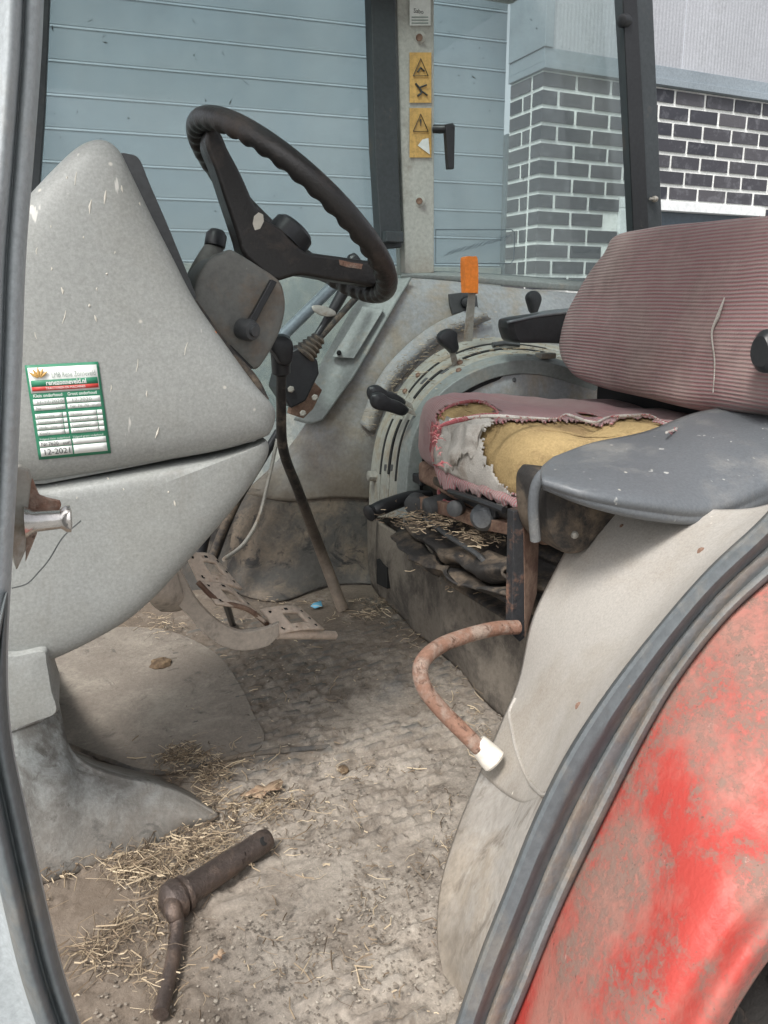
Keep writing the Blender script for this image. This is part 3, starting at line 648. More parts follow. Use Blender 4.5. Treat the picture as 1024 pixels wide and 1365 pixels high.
# ---- lever quadrant
NPX = [(541, 690), (543, 630), (552, 580), (575, 538), (610, 507), (655, 487), (700, 481), (745, 488), (800, 508)]
FPX = [(494, 690), (497, 630), (506, 578), (528, 532), (556, 494), (592, 468), (640, 454), (700, 456), (775, 470)]
YN, YFq = 1.62, 1.92
Ncv = spline(pts(NPX, YN), 60); Fcv = spline(pts(FPX, YFq), 60)
def qpt(t, s, lift=0):
    i = t*59; k = min(int(i), 58); f = i-k
    a = Ncv[k].lerp(Ncv[k+1], f); b = Fcv[k].lerp(Fcv[k+1], f); p = a.lerp(b, s)
    if lift:
        tg = (Ncv[k+1]-Ncv[k]).normalized(); ac = (b-a).normalized(); nm = tg.cross(ac).normalized()
        if nm.z < 0 and nm.x > 0: nm = -nm
        if nm.dot(C0-p) < 0: nm = -nm
        p = p+nm*lift
    return p
def strip(name, s0, s1, l0, l1, mat, parent=T, t0=0, t1=1, n=60, th=.02):
    V = []; Fs = []
    for i in range(n):
        t = t0+(t1-t0)*i/(n-1)
        V += [qpt(t, s0, l0), qpt(t, s1, l1), qpt(t, s1, l1-th), qpt(t, s0, l0-th)]
    for i in range(n-1):
        for k in range(4): Fs.append((i*4+k, i*4+(k+1) % 4, i*4+4+(k+1) % 4, i*4+4+k))
    Fs += [(0, 1, 2, 3), tuple(4*(n-1)+k for k in range(4))]
    return mk(name, V, Fs, mat, parent, bevel=.003, ang=40)
qb = strip('lever_console', -.02, 1.04, -.022, -.022, M['slot'])
strip('console_trim', -.04, .13, .004, .012, M['teal'], th=.035)
for k, (a, b) in enumerate([(.16, .38), (.42, .64), (.68, .99)]): strip('console_rail', a, b, .008, .008, M['quad'], th=.03)
# side of the console under the trim
sideN = [p.copy() for p in Ncv]
V = []; Fs = []
for i, p in enumerate(sideN):
    V += [p+Vector((0, .012, -.01)), Vector((p.x, p.y+.012, max(.25, p.z-.30)))]
for i in range(len(sideN)-1): Fs.append((2*i, 2*i+2, 2*i+3, 2*i+1))
mk('console_side', V, Fs, M['teal'], T, solid=.006)
V2, F2 = patch_geo([pts([(566, 566), (600, 524), (650, 499), (700, 492), (745, 500), (800, 520)], YN-.002), pts([(578, 660), (610, 640), (655, 620), (700, 610), (745, 608), (800, 610)], YN-.002)], 30, 4)
mk('console_inset', V2, F2, M['wall'], T, solid=.004)
lathe('inset_screw', PY(685, 494+12, YN-.006), PY(685, 506, YN+.01), [(0, .004), (.003, .006), (.006, .006)], M['dark'], T, n=12)
# slots and marks on the rails
for (s, t0, t1) in ((.42, .12, .30), (.66, .12, .30), (.20, .10, .30), (.42, .38, .52), (.66, .40, .55), (.42, .6, .9), (.66, .6, .9)):
    strip('slot', s-.025, s+.025, .0095, .0095, M['slot'], T, t0, t1, 16, .004)
for (s, t, dl) in ((.52, .13, .02), (.34, .13, .02), (.52, .44, .03), (.34, .50, .03)):
    strip('gauge_window', s-.03, s+.03, .010, .010, M['dark'], T, t, t+dl, 6, .004)
lathe('console_knob', qpt(.115, .80, .0), qpt(.115, .80, .05), [(0, .020), (.008, .020), (.009, .015), (.03, .014), (.032, .010)], M['metal_grey'], T, n=8)
for (s, t) in ((.75, .47), (.3, .57), (.75, .40), (.1, .53)):
    lathe('console_screw', qpt(t, s, .006), qpt(t, s, .03), [(0, .006), (.006, .008), (.011, .005)], M['rust'], T, n=8)
box('console_clip', qpt(.83, .05, .016), (.045, .03, .014), M['quad'], T)
tube('console_catch', [qpt(.72, .5, .016), qpt(.76, .5, .018), qpt(.80, .45, .018)], .007, M['dark'], T, n=8)
# levers
def stemmed(px_stem, Y0_, Y1_, wpx, mat, name='lever'):
    (ax, ay), (bx, by) = px_stem
    return prism(name, [PY(ax-wpx/2, ay, Y0_), PY(ax+wpx/2, ay, Y0_), PY(bx+wpx/2*.8, by, Y1_), PY(bx-wpx/2*.8, by, Y1_)], (.002, .006, 0), mat, T, bevel=.001)
def gripped(outline, Y, D, mat, parent, name='grip'):
    c = sum((PY(a, b, Y) for a, b in outline), Vector())/len(outline)
    return pillow(name, pts(outline, Y), c, [(.6, -D/2), (.88, -D*.42), (1, -D*.2), (1, D*.2), (.88, D*.42), (.6, D/2)], (0, 1, 0), mat, parent, n=40)
lv = stemmed(((624, 455), (630, 385)), 1.78, 1.76, 12, M['metal_grey'], 'park_lever')
prism('orange_grip', spline(pts([(620, 348), (623, 342), (630, 342), (637, 346), (637.5, 388), (635, 390), (623, 390), (621, 386)], 1.75), 40, True), (0, .025, 0), M['orange'], lv, bevel=.004)
lv = stemmed(((608, 487), (601, 462)), 1.72, 1.71, 9, M['metal_grey'], 'short_lever')
gripped([(583, 450), (588, 442), (598, 438), (607, 442), (608, 452), (610, 466), (602, 471), (596, 466), (588, 460)], 1.70, .03, M['black'], lv)
for k in range(2):
    dy = -10*k; dx = -4*k
    lv = prism('twin_lever', PYs([(553+dx, 548+dy, 1.64+.05*k), (556+dx, 556+dy, 1.64+.05*k), (535+dx, 546+dy, 1.64+.05*k), (535+dx, 538+dy, 1.64+.05*k)]), (0, .008, 0), M['metal_grey'], T, bevel=.001)
    gripped([(544+dx, 545+dy), (536+dx, 554+dy), (518+dx, 549+dy), (500+dx, 545+dy), (494+dx, 536+dy), (496+dx, 526+dy), (507+dx, 523+dy), (518+dx, 530+dy), (532+dx, 535+dy)], 1.63+.05*k, .026, M['black'], lv)
lv = tube('rear_knob_lever', PYs([(714, 440, 1.9), (711, 412, 1.88)]), .007, M['black'], T, n=8)
gripped([(702, 395), (708, 388), (716, 389), (720, 398), (716, 412), (713, 418), (708, 417), (705, 408)], 1.87, .03, M['black'], lv)
# bracket with switch on the side panel
bk = prism('switch_plate', pts([(599, 392), (622, 389), (636, 394), (638, 412), (625, 414), (604, 419), (600, 405)], 2.03), (0, .01, 0), M['dark'], T, bevel=.002)
lathe('switch_knob', PY(622, 403, 2.03), PY(621, 403, 1.99), [(0, .018), (.01, .018), (.02, .013), (.03, .012), (.032, .006)], M['black'], bk, n=16)
# right armrest
pillow('armrest', pts([(673, 431), (680, 424), (720, 418), (775, 412), (820, 410), (820, 455), (770, 458), (720, 457), (684, 456), (676, 447)], 1.56), PY(745, 437, 1.56),
       [(.7, -.03), (.93, -.027), (1, -.015), (1, .03), (.93, .045), (.7, .05)], (0, 1, 0), M['black'], T, n=60)
patch('armrest_top', [PYs([(676, 430, 1.53), (720, 421, 1.53), (775, 415, 1.53), (820, 412, 1.53)]), PYs([(690, 424, 1.62), (725, 416, 1.62), (775, 411, 1.62), (820, 408, 1.62)])], 16, 4, M['pad'], T, solid=.006)

# ---- dashboard cowl
oc = [(20, 285), (40, 262), (72, 228), (100, 202), (122, 191), (142, 192), (158, 205), (170, 228), (200, 290), (228, 345), (258, 402), (300, 462), (335, 510), (358, 537), (363, 552), (357, 572), (345, 581),
      (290, 597), (200, 613), (110, 628), (40, 638), (-40, 640), (-60, 560), (-50, 440), (-20, 340)]
YC = 1.02
ctr = PY(150, 430, YC)
ou = pts(oc, YC)
prof = dome(.06, .5, 22, back=[(1, .03), (1, .30), (.97, .33)])
pillow('dash_cowl', ou, ctr, prof, (0, 1, 0), M['cowl'], T, n=150)
ol = [(-60, 645), (40, 643), (110, 633), (200, 618), (290, 602), (340, 587), (352, 584), (354, 600), (342, 625), (318, 660), (285, 700), (245, 745), (205, 788), (170, 818), (130, 842), (90, 862), (50, 878), (0, 890), (-60, 895), (-90, 800)]
ctrl = PY(140, 662, YC)
pillow('lower_cowl', pts(ol, YC), ctrl, dome(.045, .42, 26, back=[(.995, .03), (.98, .10), (.94, .25), (.9, .30)]), (0, 1, 0), M['cowl_low'], T, n=150)
# shadow gap filler between both covers
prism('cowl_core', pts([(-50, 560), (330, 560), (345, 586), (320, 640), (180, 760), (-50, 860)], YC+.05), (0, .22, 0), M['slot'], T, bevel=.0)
prism('seam_strip', pts([(-50, 634), (60, 630), (150, 614), (260, 594), (340, 574), (342, 588), (260, 606), (150, 628), (60, 645), (-50, 650)], YC-.028), (0, .03, 0), M['cowl_low'], T, bevel=.001)
sc_ = lathe('cowl_screw', PY(275, 579, YC-.036), PY(275, 579, YC), [(0, .004), (.003, .0065), (.012, .007)], M['dark'], T, n=14)
# instrument hood: dark slab on the driver side
prism('instrument_hood', spline(pts([(160, 207), (172, 205), (186, 212), (200, 245), (228, 310), (258, 385), (261, 398), (252, 408), (240, 396), (205, 310), (175, 240)], 1.16), 60, True), (0, .38, 0), M['dark'], T, bevel=.006)
prism('warning_switch', pts([(262, 430), (268, 427), (290, 443), (289, 449), (284, 449), (264, 436)], .985), (0, .03, 0), M['orange'], T, bevel=.002)
tube('dash_edge_gasket', PYs([(256, 405, 1.06), (300, 465, 1.07), (336, 505, 1.07), (352, 535, 1.06)]), .008, M['bellows'], T, n=8, res=20)
prism('dash_slot', pts([(302, 463), (308, 460), (338, 490), (333, 494)], 1.1), (0, .02, 0), M['slot'], T, bevel=.001)

# ---- column shroud
osx = [(296, 338), (305, 333), (318, 339), (345, 356), (370, 374), (377, 392), (378, 415), (370, 445), (352, 478), (338, 492), (320, 478), (290, 448), (262, 420), (254, 405), (262, 370), (278, 346)]
pillow('column_shroud', pts(osx, 1.22), PY(318, 415, 1.22), dome(.016, .4, 12, back=[(1, .12), (.9, .15)]), (0, 1, 0), M['shroud'], T, n=90)
tube('indicator_stalk', PYs([(262, 395, 1.36), (275, 355, 1.36), (288, 325, 1.37)]), [.03, .022, .015], M['shroud'], T, n=14, res=12)
lathe('stalk_cap', PY(286, 330, 1.365), PY(290, 306, 1.37), [(0, .015), (.002, .018), (.022, .018), (.03, .012), (.031, .004)], M['black'], T, n=20)
tl = prism('tilt_lever', pts([(362, 372), (370, 376), (340, 432), (330, 430)], 1.18), (0, .015, 0), M['black'], T, bevel=.002)
lathe('tilt_knob', PY(321, 438, 1.20), PY(343, 442, 1.165), [(0, .012), (.003, .0165), (.022, .0175), (.03, .014), (.031, .009), (.036, .008)], M['dark'], tl, n=18)
# column tube down to the floor hidden behind the cowl
tube('steering_column', PYs([(345, 350, 1.30), (300, 480, 1.30), (230, 640, 1.3)]), .035, M['black'], T, n=14)

# ---- steering wheel
n_ = Vector((.66, .012, .75)).normalized(); u_ = Vector((n_.z, 0, -n_.x)).normalized(); v_ = n_.cross(u_).normalized()
WC = PY(391, 284, 1.27); RW = .196
def wp(a, r, h=0): return WC+u_*(math.cos(a)*r)+v_*(math.sin(a)*r)+n_*h
V = []; Fs = []; NR, NS = 260, 18
for i in range(NR):
    a = 2*math.pi*i/NR; rad = u_*math.cos(a)+v_*math.sin(a)
    for k in range(NS):
        b = 2*math.pi*k/NS; gr = 1+.16*math.sin(40*a)*max(0, -math.cos(b)*.75-math.sin(b)*.5)   # finger grips on the inner side
        V.append(WC+rad*(RW+.0168*gr*math.cos(b))+n_*(.0172*gr*math.sin(b)))
for i in range(NR):
    for k in range(NS): Fs.append((i*NS+k, i*NS+(k+1) % NS, ((i+1) % NR)*NS+(k+1) % NS, ((i+1) % NR)*NS+k))
sw = mk('steering_wheel', V, Fs, M['rim'], T)
HC = PY(371, 325, 1.27)
def spoke(ends, wid, name='spoke'):
    P = spline(ends, 20); V = []; Fs = []
    for i, p in enumerate(P):
        t = i/19; ww = wid[0]*(1-t)+wid[1]*t; hh = .017*(1-t)+.012*t
        for (s, q) in ((-1, -.6), (-.7, -1), (.7, -1), (1, -.6), (1, .6), (.7, 1), (-.7, 1), (-1, .6)): V.append(p+v_*(s*ww)+n_*(q*hh))
    for i in range(19):
        for k in range(8): Fs.append((i*8+k, i*8+(k+1) % 8, i*8+8+(k+1) % 8, i*8+8+k))
    Fs += [tuple(range(8)), tuple(range(152, 160))]
    return mk(name, V, Fs, M['rim'], sw, bevel=.003)
so_ = [(274, 190), (286, 222), (298, 259), (309, 292), (318, 320), (324, 338), (344, 358), (368, 374), (400, 367), (440, 373), (480, 379), (503, 381), (509, 352), (480, 346), (454, 342), (425, 338), (404, 333), (380, 308), (353, 290), (341, 275), (330, 250), (318, 224), (305, 200), (294, 176), (280, 168)]
so3 = spline(pts(so_, 1.235), 90, True)
prism('spokes', so3, (0, .06, 0), M['rim'], sw, bevel=.011, seg=4, ang=50)
prism('worn_patch', pts([(339, 288), (345, 283), (351, 286), (352, 295), (347, 305), (340, 307), (337, 298)], 1.234), (0, .002, 0), M['splash'], sw, bevel=.0005)
prism('worn_patch', pts([(452, 346), (470, 350), (484, 352), (482, 359), (462, 356), (453, 353)], 1.234), (0, .002, 0), M['rust_tube'], sw, bevel=.0005)
lathe('hub', HC-n_*.02, HC+n_*.03, [(0, .02), (.008, .026), (.03, .028), (.045, .028), (.05, .026)], M['rim'], sw, n=36)
lathe('horn_button', HC+n_*.012+u_*.006, HC+u_*.006+n_*.07, [(0, .037), (.012, .037), (.024, .036), (.030, .030), (.031, .01)], M['black'], sw, n=32)

# ---- shuttle lever standing on the floor
foot = PZ(457, 812, 0.0)
gl_ = tube('gear_lever', [PY(375, 490, 1.45), PY(375, 540, 1.48), PY(378, 600, 1.55), PY(398, 655, 1.66), PY(428, 735, 1.80), foot], [.010, .010, .011, .012, .015, .016], M['lever'], T, n=12, res=50)
lathe('lever_boot', PY(375, 500, 1.455), PY(373, 455, 1.445), [(0, .013), (.004, .018), (.05, .019), (.062, .022), (.075, .02), (.08, .01)], M['black'], gl_, n=18)
gripped([(358, 452), (366, 446), (378, 446), (388, 455), (389, 470), (386, 484), (378, 488), (370, 484), (364, 474), (357, 464)], 1.44, .045, M['black'], gl_, 'knob')

# ---- far controls: strut, hand lever with gaiter and bracket
tube('window_strut', PYs([(366, 458, 1.95), (420, 405, 2.0), (478, 348, 2.05)]), .016, M['strut'], T, n=14)
lathe('strut_cap', PY(466, 352, 2.04), PY(478, 340, 2.04), [(0, .015), (.015, .02), (.03, .014)], M['black'], T, n=14)
gx = prism('gaiter_box', PYs([(385, 470, 1.86), (400, 462, 1.86), (424, 480, 1.86), (426, 498, 1.86), (408, 535, 1.86), (388, 545, 1.86), (372, 520, 1.86)]), (0, .12, 0), M['black'], T, bevel=.006)
for k in range(5):
    t = k/4; c = PY(404+t*18, 474-t*20, 1.88)
    lathe('gaiter_fold', c, c+Vector((.3, 0, .35)), [(0, .030-.013*t), (.006, .034-.013*t), (.012, .028-.013*t)], M['bellows'], gx, n=18)
hl = tube('hand_lever', PYs([(410, 466, 1.88), (430, 435, 1.9), (445, 412, 1.9), (460, 385, 1.9)]), [.008, .009, .014, .016], M['black'], T, n=12, res=20)
pillow('thumb_plate', pts([(416, 410), (425, 408), (440, 412), (448, 418), (438, 421), (424, 418)], 1.88), PY(432, 414, 1.88), [(.7, -.006), (1, -.003), (1, .003), (.7, .006)], (0, .6, .8), M['metal_grey'], hl, n=24)
tube('hand_lever_rod', PYs([(425, 452, 1.93), (470, 402, 1.98), (485, 385, 2.0)]), .009, M['bellows'], T, n=10)
prism('rusty_bracket', PYs([(395, 520, 1.9), (418, 508, 1.9), (430, 520, 1.9), (418, 545, 1.9), (405, 558, 1.9), (386, 552, 1.9)]), (0, .03, 0), M['rust'], T, bevel=.003)
for (a, b) in ((388, 519), (420, 530), (404, 551)): lathe('bracket_bolt', PY(a, b, 1.845), PY(a, b, 1.9), [(0, .006), (.003, .009), (.03, .009)], M['metal_grey'], T, n=6)
# hoses running down behind the cowl
tube('hose', PYs([(372, 575, 1.95), (345, 620, 1.95), (318, 665, 1.95), (300, 705, 1.93), (285, 745, 1.92)]), .012, M['black'], T, n=10, res=24)
tube('hose', PYs([(352, 590, 1.9), (325, 650, 1.9), (300, 700, 1.9), (280, 750, 1.9)]), .011, M['bellows'], T, n=10, res=24)
tube('hose', PYs([(330, 600, 2.0), (300, 670, 2.0), (276, 700, 1.99), (262, 750, 1.97)]), .02, M['black'], T, n=10, res=24)
tube('cable', PYs([(370, 585, 1.92), (358, 640, 1.9), (345, 690, 1.88), (325, 725, 1.82), (298, 746, 1.75)]), .005, M['metal_grey'], T, n=8, res=30)

# ---- pedals
def plate(name, P, th, mat, parent, holes=True):
    """P: 4 corners; a slightly arched perforated pedal pad: rows of dimples around an open middle"""
    nu, nv = 26, 18; V = []; Fs = []
    nm = (P[1]-P[0]).cross(P[3]-P[0]).normalized()
    if nm.dot(C0-P[0]) < 0: nm = -nm
    for j in range(nv):
        for i in range(nu):
            u = i/(nu-1); v = j/(nv-1); p = P[0].lerp(P[1], u).lerp(P[3].lerp(P[2], u), v)
            V.append(p+nm*(.012*math.sin(math.pi*u)))
    for j in range(nv-1):
        for i in range(nu-1):
            u = (i+.5)/(nu-1); v = (j+.5)/(nv-1)
            if .30 < u < .72 and .28 < v < .72: continue
            if holes and ((i % 6 == 3 and j % 12 == 2) ): continue
            a = j*nu+i; Fs.append((a, a+1, a+nu+1, a+nu))
    po_ = mk(name, V, Fs, mat, parent, solid=th)
    gs = []
    for (u, v) in ((.12, .18), (.12, .82), (.46, .14), (.84, .2), (.86, .52), (.84, .82)):
        p = P[0].lerp(P[1], u).lerp(P[3].lerp(P[2], u), v)+nm*(.012*math.sin(math.pi*u)+th/2+.0004)
        a_ = (P[1]-P[0]).normalized()*.0042; b_ = (P[3]-P[0]).normalized()*.0026
        gs.append(([p-a_-b_, p+a_-b_, p+a_+b_, p-a_+b_], [(0, 1, 2, 3)]))
    Vh, Fh = join(gs); tag(mk('punched_holes', Vh, Fh, M['slot'], po_ if parent is T else parent, smooth=False), kind='stuff')
    return po_
pd = plate('brake_pedal', [PY(246, 737, 1.40), PY(284, 742, 1.43), PY(322, 786, 1.41), PY(264, 776, 1.38)], .006, M['pedal'], T)
plate('pedal_pad', [PY(266, 777, 1.38), PY(312, 788, 1.40), PY(354, 830, 1.38), PY(288, 806, 1.35)], .006, M['pedal'], pd)
tube('pad_lip', PYs([(264, 776, 1.365), (290, 800, 1.36), (330, 812, 1.36), (356, 832, 1.4)]), .005, M['rust'], pd, n=8, res=14)
tube('pedal_rod', [PY(300, 800, 1.46), PZ(310, 832, .0)], .008, M['black'], pd, n=8)
cp = plate('clutch_pedal', [PY(347, 812, 1.40), PY(400, 811, 1.43), PY(432, 840, 1.40), PY(372, 846, 1.37)], .006, M['pedal'], T)
tube('pedal_lip', PYs([(370, 846, 1.375), (410, 846, 1.40), (446, 847, 1.44)]), [.009, .010, .009], M['pedal'], cp, n=10, res=10)
# the curved flat arm
arm_o = [(205, 775), (230, 752), (242, 765), (262, 800), (290, 828), (320, 842), (352, 838), (372, 830)]
arm_i = [(372, 848), (356, 862), (325, 868), (298, 862), (270, 843), (248, 818), (225, 800)]
prism('pedal_arm', spline(pts(arm_o, 1.36), 36)+spline(pts(arm_i, 1.36), 30), (.003, .012, 0), M['arm'], cp, bevel=.003)
patch('pedal_boot', [PYs([(196, 780, 1.30), (215, 762, 1.32), (232, 756, 1.34)]), PYs([(200, 800, 1.32), (222, 795, 1.32), (242, 790, 1.36)]), PYs([(215, 812, 1.38), (235, 812, 1.38), (250, 808, 1.4)])], 12, 12, M['arm'], cp, solid=.01)

# ---- seat base box and suspension
f0 = PZ(505, 792, 0); f1 = PZ(680, 960, 0)
BXx = (f0.x+f1.x)/2
hh0 = PX(488, 690, f0.x).z
def bxp(px, py, dx=0): return PX(px, py, BXx+dx)
A = f0.copy(); B = f1+(f1-f0)*.35
zt_ = .215
V = []
D_ = Vector((.6, .0, 0))
pr = [A+Vector((0, 0, -.01)), A+Vector((-.01, .0, .12)), A+Vector((.0, 0, zt_)), B+Vector((0, 0, zt_)), B+Vector((-.01, 0, .12)), B+Vector((0, 0, -.01))]
nu = 40; nv = 24; V = []; Fs = []
for j in range(nv):
    v = j/(nv-1)
    for i in range(nu):
        u = i/(nu-1); p = A.lerp(B, u)+Vector((0, 0, zt_*v)); q = p+Vector((noise.noise(p*9)*.012-.01*math.sin(math.pi*v), 0, 0)); V.append(q)
for j in range(nv-1):
    for i in range(nu-1): a = j*nu+i; Fs.append((a, a+1, a+nu+1, a+nu))
mk('seat_base_front', V, Fs, M['box'], T, solid=.008)
V, Fs = box_geo(((A.x+B.x)/2+.33, (A.y+B.y)/2, zt_/2), (.60, abs(A.y-B.y)+.0, zt_-.012)); mk('seat_base_box', V, Fs, M['box'], T, bevel=.012)
o_ = patch('base_side', [[A+Vector((0, .0, zt_)), A+Vector((.02, .16, zt_))], [A, A+Vector((.02, .16, 0))]], 12, 12, M['box'], T)
vt = prism('base_vent', PX_ := [PX(502, 745, BXx-.02), PX(516, 757, BXx-.02), PX(516, 785, BXx-.02), PX(502, 778, BXx-.02)], (.012, 0, 0), M['slot'], T, bevel=.001)
# suspension bellows: stacked dirty folds
def ring(z, s, rx=.235, ry=.29, cx=.93, cy=1.26, n=64):
    return [Vector((cx+rx*s*math.copysign(abs(math.cos(a))**.55, math.cos(a)), cy+ry*s*math.copysign(abs(math.sin(a))**.55, math.sin(a)), z)) for a in [2*math.pi*i/n for i in range(n)]]
V = []; Fs = []; prf = [(.205, .90), (.222, 1.04), (.232, 1.05), (.238, .90), (.25, .88), (.27, 1.08), (.282, 1.09), (.288, .92), (.30, .9), (.322, 1.06), (.335, 1.05), (.342, .86), (.355, .88), (.368, .98), (.376, .8)]
for k, (z, s) in enumerate(prf):
    for p in ring(z, s): V.append(p+Vector((noise.noise(p*11)*.018, noise.noise(p*9+Vector((3, 3, 3)))*.018, noise.noise(p*6+Vector((9, 1, 2)))*.03)))
for k in range(len(prf)-1):
    for i in range(64): Fs.append((k*64+i, k*64+(i+1) % 64, (k+1)*64+(i+1) % 64, (k+1)*64+i))
Fs.append(tuple(range((len(prf)-1)*64, len(prf)*64)))
mk('seat_bellows', V, Fs, M['bellows'], T, sub=1)
tube('bellows_rod', [PX(545, 690, .72), PX(600, 730, .72), PX(645, 770, .71)], .006, M['metal_grey'], T, n=8)
pan = box('seat_pan', (.90, 1.26, .425), (.42, .50, .05), M['rust'], T, bevel=.012)
box('pan_bracket', PX(640, 665, .68), (.03, .16, .03), M['black'], T)
tube('pan_edge', [PX(585, 640, .70), PX(640, 668, .69), PX(700, 690, .68)], .014, M['bellows'], T, n=10)
for k, (tp, bt_) in enumerate([([(545, 690), (590, 712), (640, 735), (690, 748)], [(560, 715), (600, 742), (640, 768), (690, 778)]), ([(560, 725), (600, 752), (650, 778), (695, 784)], [(590, 755), (620, 775), (655, 790), (695, 796)]),
                             ([(530, 700), (560, 725), (600, 755)], [(548, 735), (585, 765), (620, 778)])]):
    A_ = [PX(a, b, .675-.012*k) for a, b in tp]; B_ = [PX(a, b, .665-.012*k) for a, b in bt_]
    V, Fs = patch_geo([A_, [p.lerp(q, .5)+Vector((-.03, 0, 0)) for p, q in zip(A_, B_)], B_], 40, 14)
    mk('crumpled_boot', [v+Vector((noise.noise(v*22)*.016, noise.noise(v*18+Vector((5, 5, 5)))*.01, noise.noise(v*20+Vector((1, 8, 2)))*.012)) for v in V], Fs, M['bellows'], T, solid=.004)
prism('front_bracket', [PX(a, b, .665) for a, b in [(548, 660), (600, 672), (640, 690), (690, 700), (690, 716), (640, 706), (600, 690), (552, 676)]], (.02, 0, 0), M['rust'], T, bevel=.002)
tube('linkage_rod', [PX(566, 690, .65), PX(600, 716, .65), PX(640, 742, .65), PX(650, 765, .66)], .005, M['dark'], T, n=8, res=16)
tube('linkage_rod', [PX(600, 655, .64), PX(640, 668, .63), PX(672, 680, .64)], .006, M['black'], T, n=8, res=16)
lathe('rod_end', PX(640, 758, .65), PX(652, 768, .65), [(0, .007), (.004, .009), (.02, .009), (.024, .005)], M['silver'], T, n=12)
prism('paper_tag', [PX(a, b, .655) for a, b in [(655, 672), (672, 670), (676, 676), (660, 680)]], (.001, 0, 0), M['paper'], T, bevel=0)
lathe('twin_dial', PX(612, 676, .66), PX(600, 680, .62), [(0, .012), (.008, .016), (.03, .016), (.034, .01)], M['dark'], T, n=12)
# front controls of the seat: black grips and knobs
kg = tube('height_lever', PYs([(492, 684, 1.50), (510, 676, 1.50), (545, 664, 1.52), (575, 660, 1.52)]), [.014, .017, .016, .012], M['black'], T, n=14, res=16)
lathe('grip_end', PY(497, 682, 1.50), PY(486, 688, 1.49), [(0, .017), (.012, .018), (.016, .012)], M['black'], kg, n=16)
lathe('adjuster_knob', PX(598, 668, .70), PX(575, 676, .66), [(0, .014), (.01, .020), (.05, .022), (.055, .015)], M['dark'], T, n=14)
lathe('weight_dial', PX(560, 668, .68), PX(553, 674, .66), [(0, .02), (.012, .026), (.03, .024), (.034, .014)], M['dark'], T, n=16)
lathe('blue_dial', PX(650, 685, .68), PX(636, 698, .63), [(0, .018), (.01, .025), (.03, .025), (.042, .016), (.043, .006)], M['pad'], T, n=22)
box('latch_block', PX(568, 638, .74), (.05, .05, .022), M['black'], T, bevel=.004)
tube('release_wire', [PX(600, 640, .71), PX(585, 655, .69), PX(596, 670, .68), PX(620, 665, .68)], .004, M['fray'], T, n=8, res=16)
# ---- cushion foam, its torn cover and the mesh backing
def se_ring(s, z, n=420):
    out = []
    for i in range(n):
        a = 2*math.pi*i/n; c, s_ = math.cos(a), math.sin(a)
        x = .95+.297*s*math.copysign(abs(c)**.42, c); y = 1.245+.275*s*math.copysign(abs(s_)**.42, s_)
        out.append(Vector((x, y, z)))
    return out
cp0 = [(.88, .445), (.95, .45), (.99, .462), (1.0, .48), (1.0, .505), (.995, .53), (.985, .552), (.965, .572), (.94, .586), (.91, .595), (.87, .601)]+[(.83-.05*k, .604) for k in range(16)]
cprof = []
for (a_, b_), (c_, d_) in zip(cp0, cp0[1:]):
    for q in range(5): cprof.append((a_+(c_-a_)*q/5, b_+(d_-b_)*q/5))
cprof.append(cp0[-1])
def cush(off=0):
    V = []; n = 420
    for k, (s, z) in enumerate(cprof):
        for p in se_ring(s, z):
            p = p+Vector((0, 0, (p.x-.9)*-.08-.022*(z-.445)/.16-.010*math.exp(-((p.x-.88)**2+(p.y-1.2)**2)/.02)))
            lump = noise.noise(p*7)*.013+noise.noise(p*22)*.004
            p = p+Vector((0, 0, lump+off*(1 if z > .59 else (z-.45)/.14)))+Vector((p.x-.9, p.y-1.245, 0)).normalized()*(lump+off)*(1 if z < .60 else .3)
            V.append(p)
    Fs = [(k*n+i, k*n+(i+1) % n, (k+1)*n+(i+1) % n, (k+1)*n+i) for k in range(len(cprof)-1) for i in range(n)]
    Fs.append(tuple(range((len(cprof)-1)*n, len(cprof)*n)))
    return V, Fs
V, Fs = cush(); foam = mk('seat_cushion', V, Fs, M['foam'], T, label='exposed yellow foam seat cushion')
hole1 = [(580, 554), (598, 540), (640, 534), (668, 546), (660, 556), (610, 563), (590, 574)]
hole2 = [(600, 560), (640, 562), (700, 561), (760, 559), (800, 566), (835, 556), (868, 556), (892, 572), (880, 590), (820, 640), (740, 710), (716, 676), (690, 662), (664, 646), (640, 636), (612, 622), (596, 626), (584, 604), (586, 578)]
meshp = [(576, 585), (592, 560), (656, 556), (640, 590), (648, 618), (682, 660), (640, 655), (605, 640), (582, 634)]
def jag(p): x, y = p; q = Vector((x*.07, y*.07, 0)); return (x+noise.noise(q)*6+noise.noise(q*5)*5, y+noise.noise(q+Vector((5, 5, 5)))*4+noise.noise(q*5+Vector((1, 1, 1)))*4)
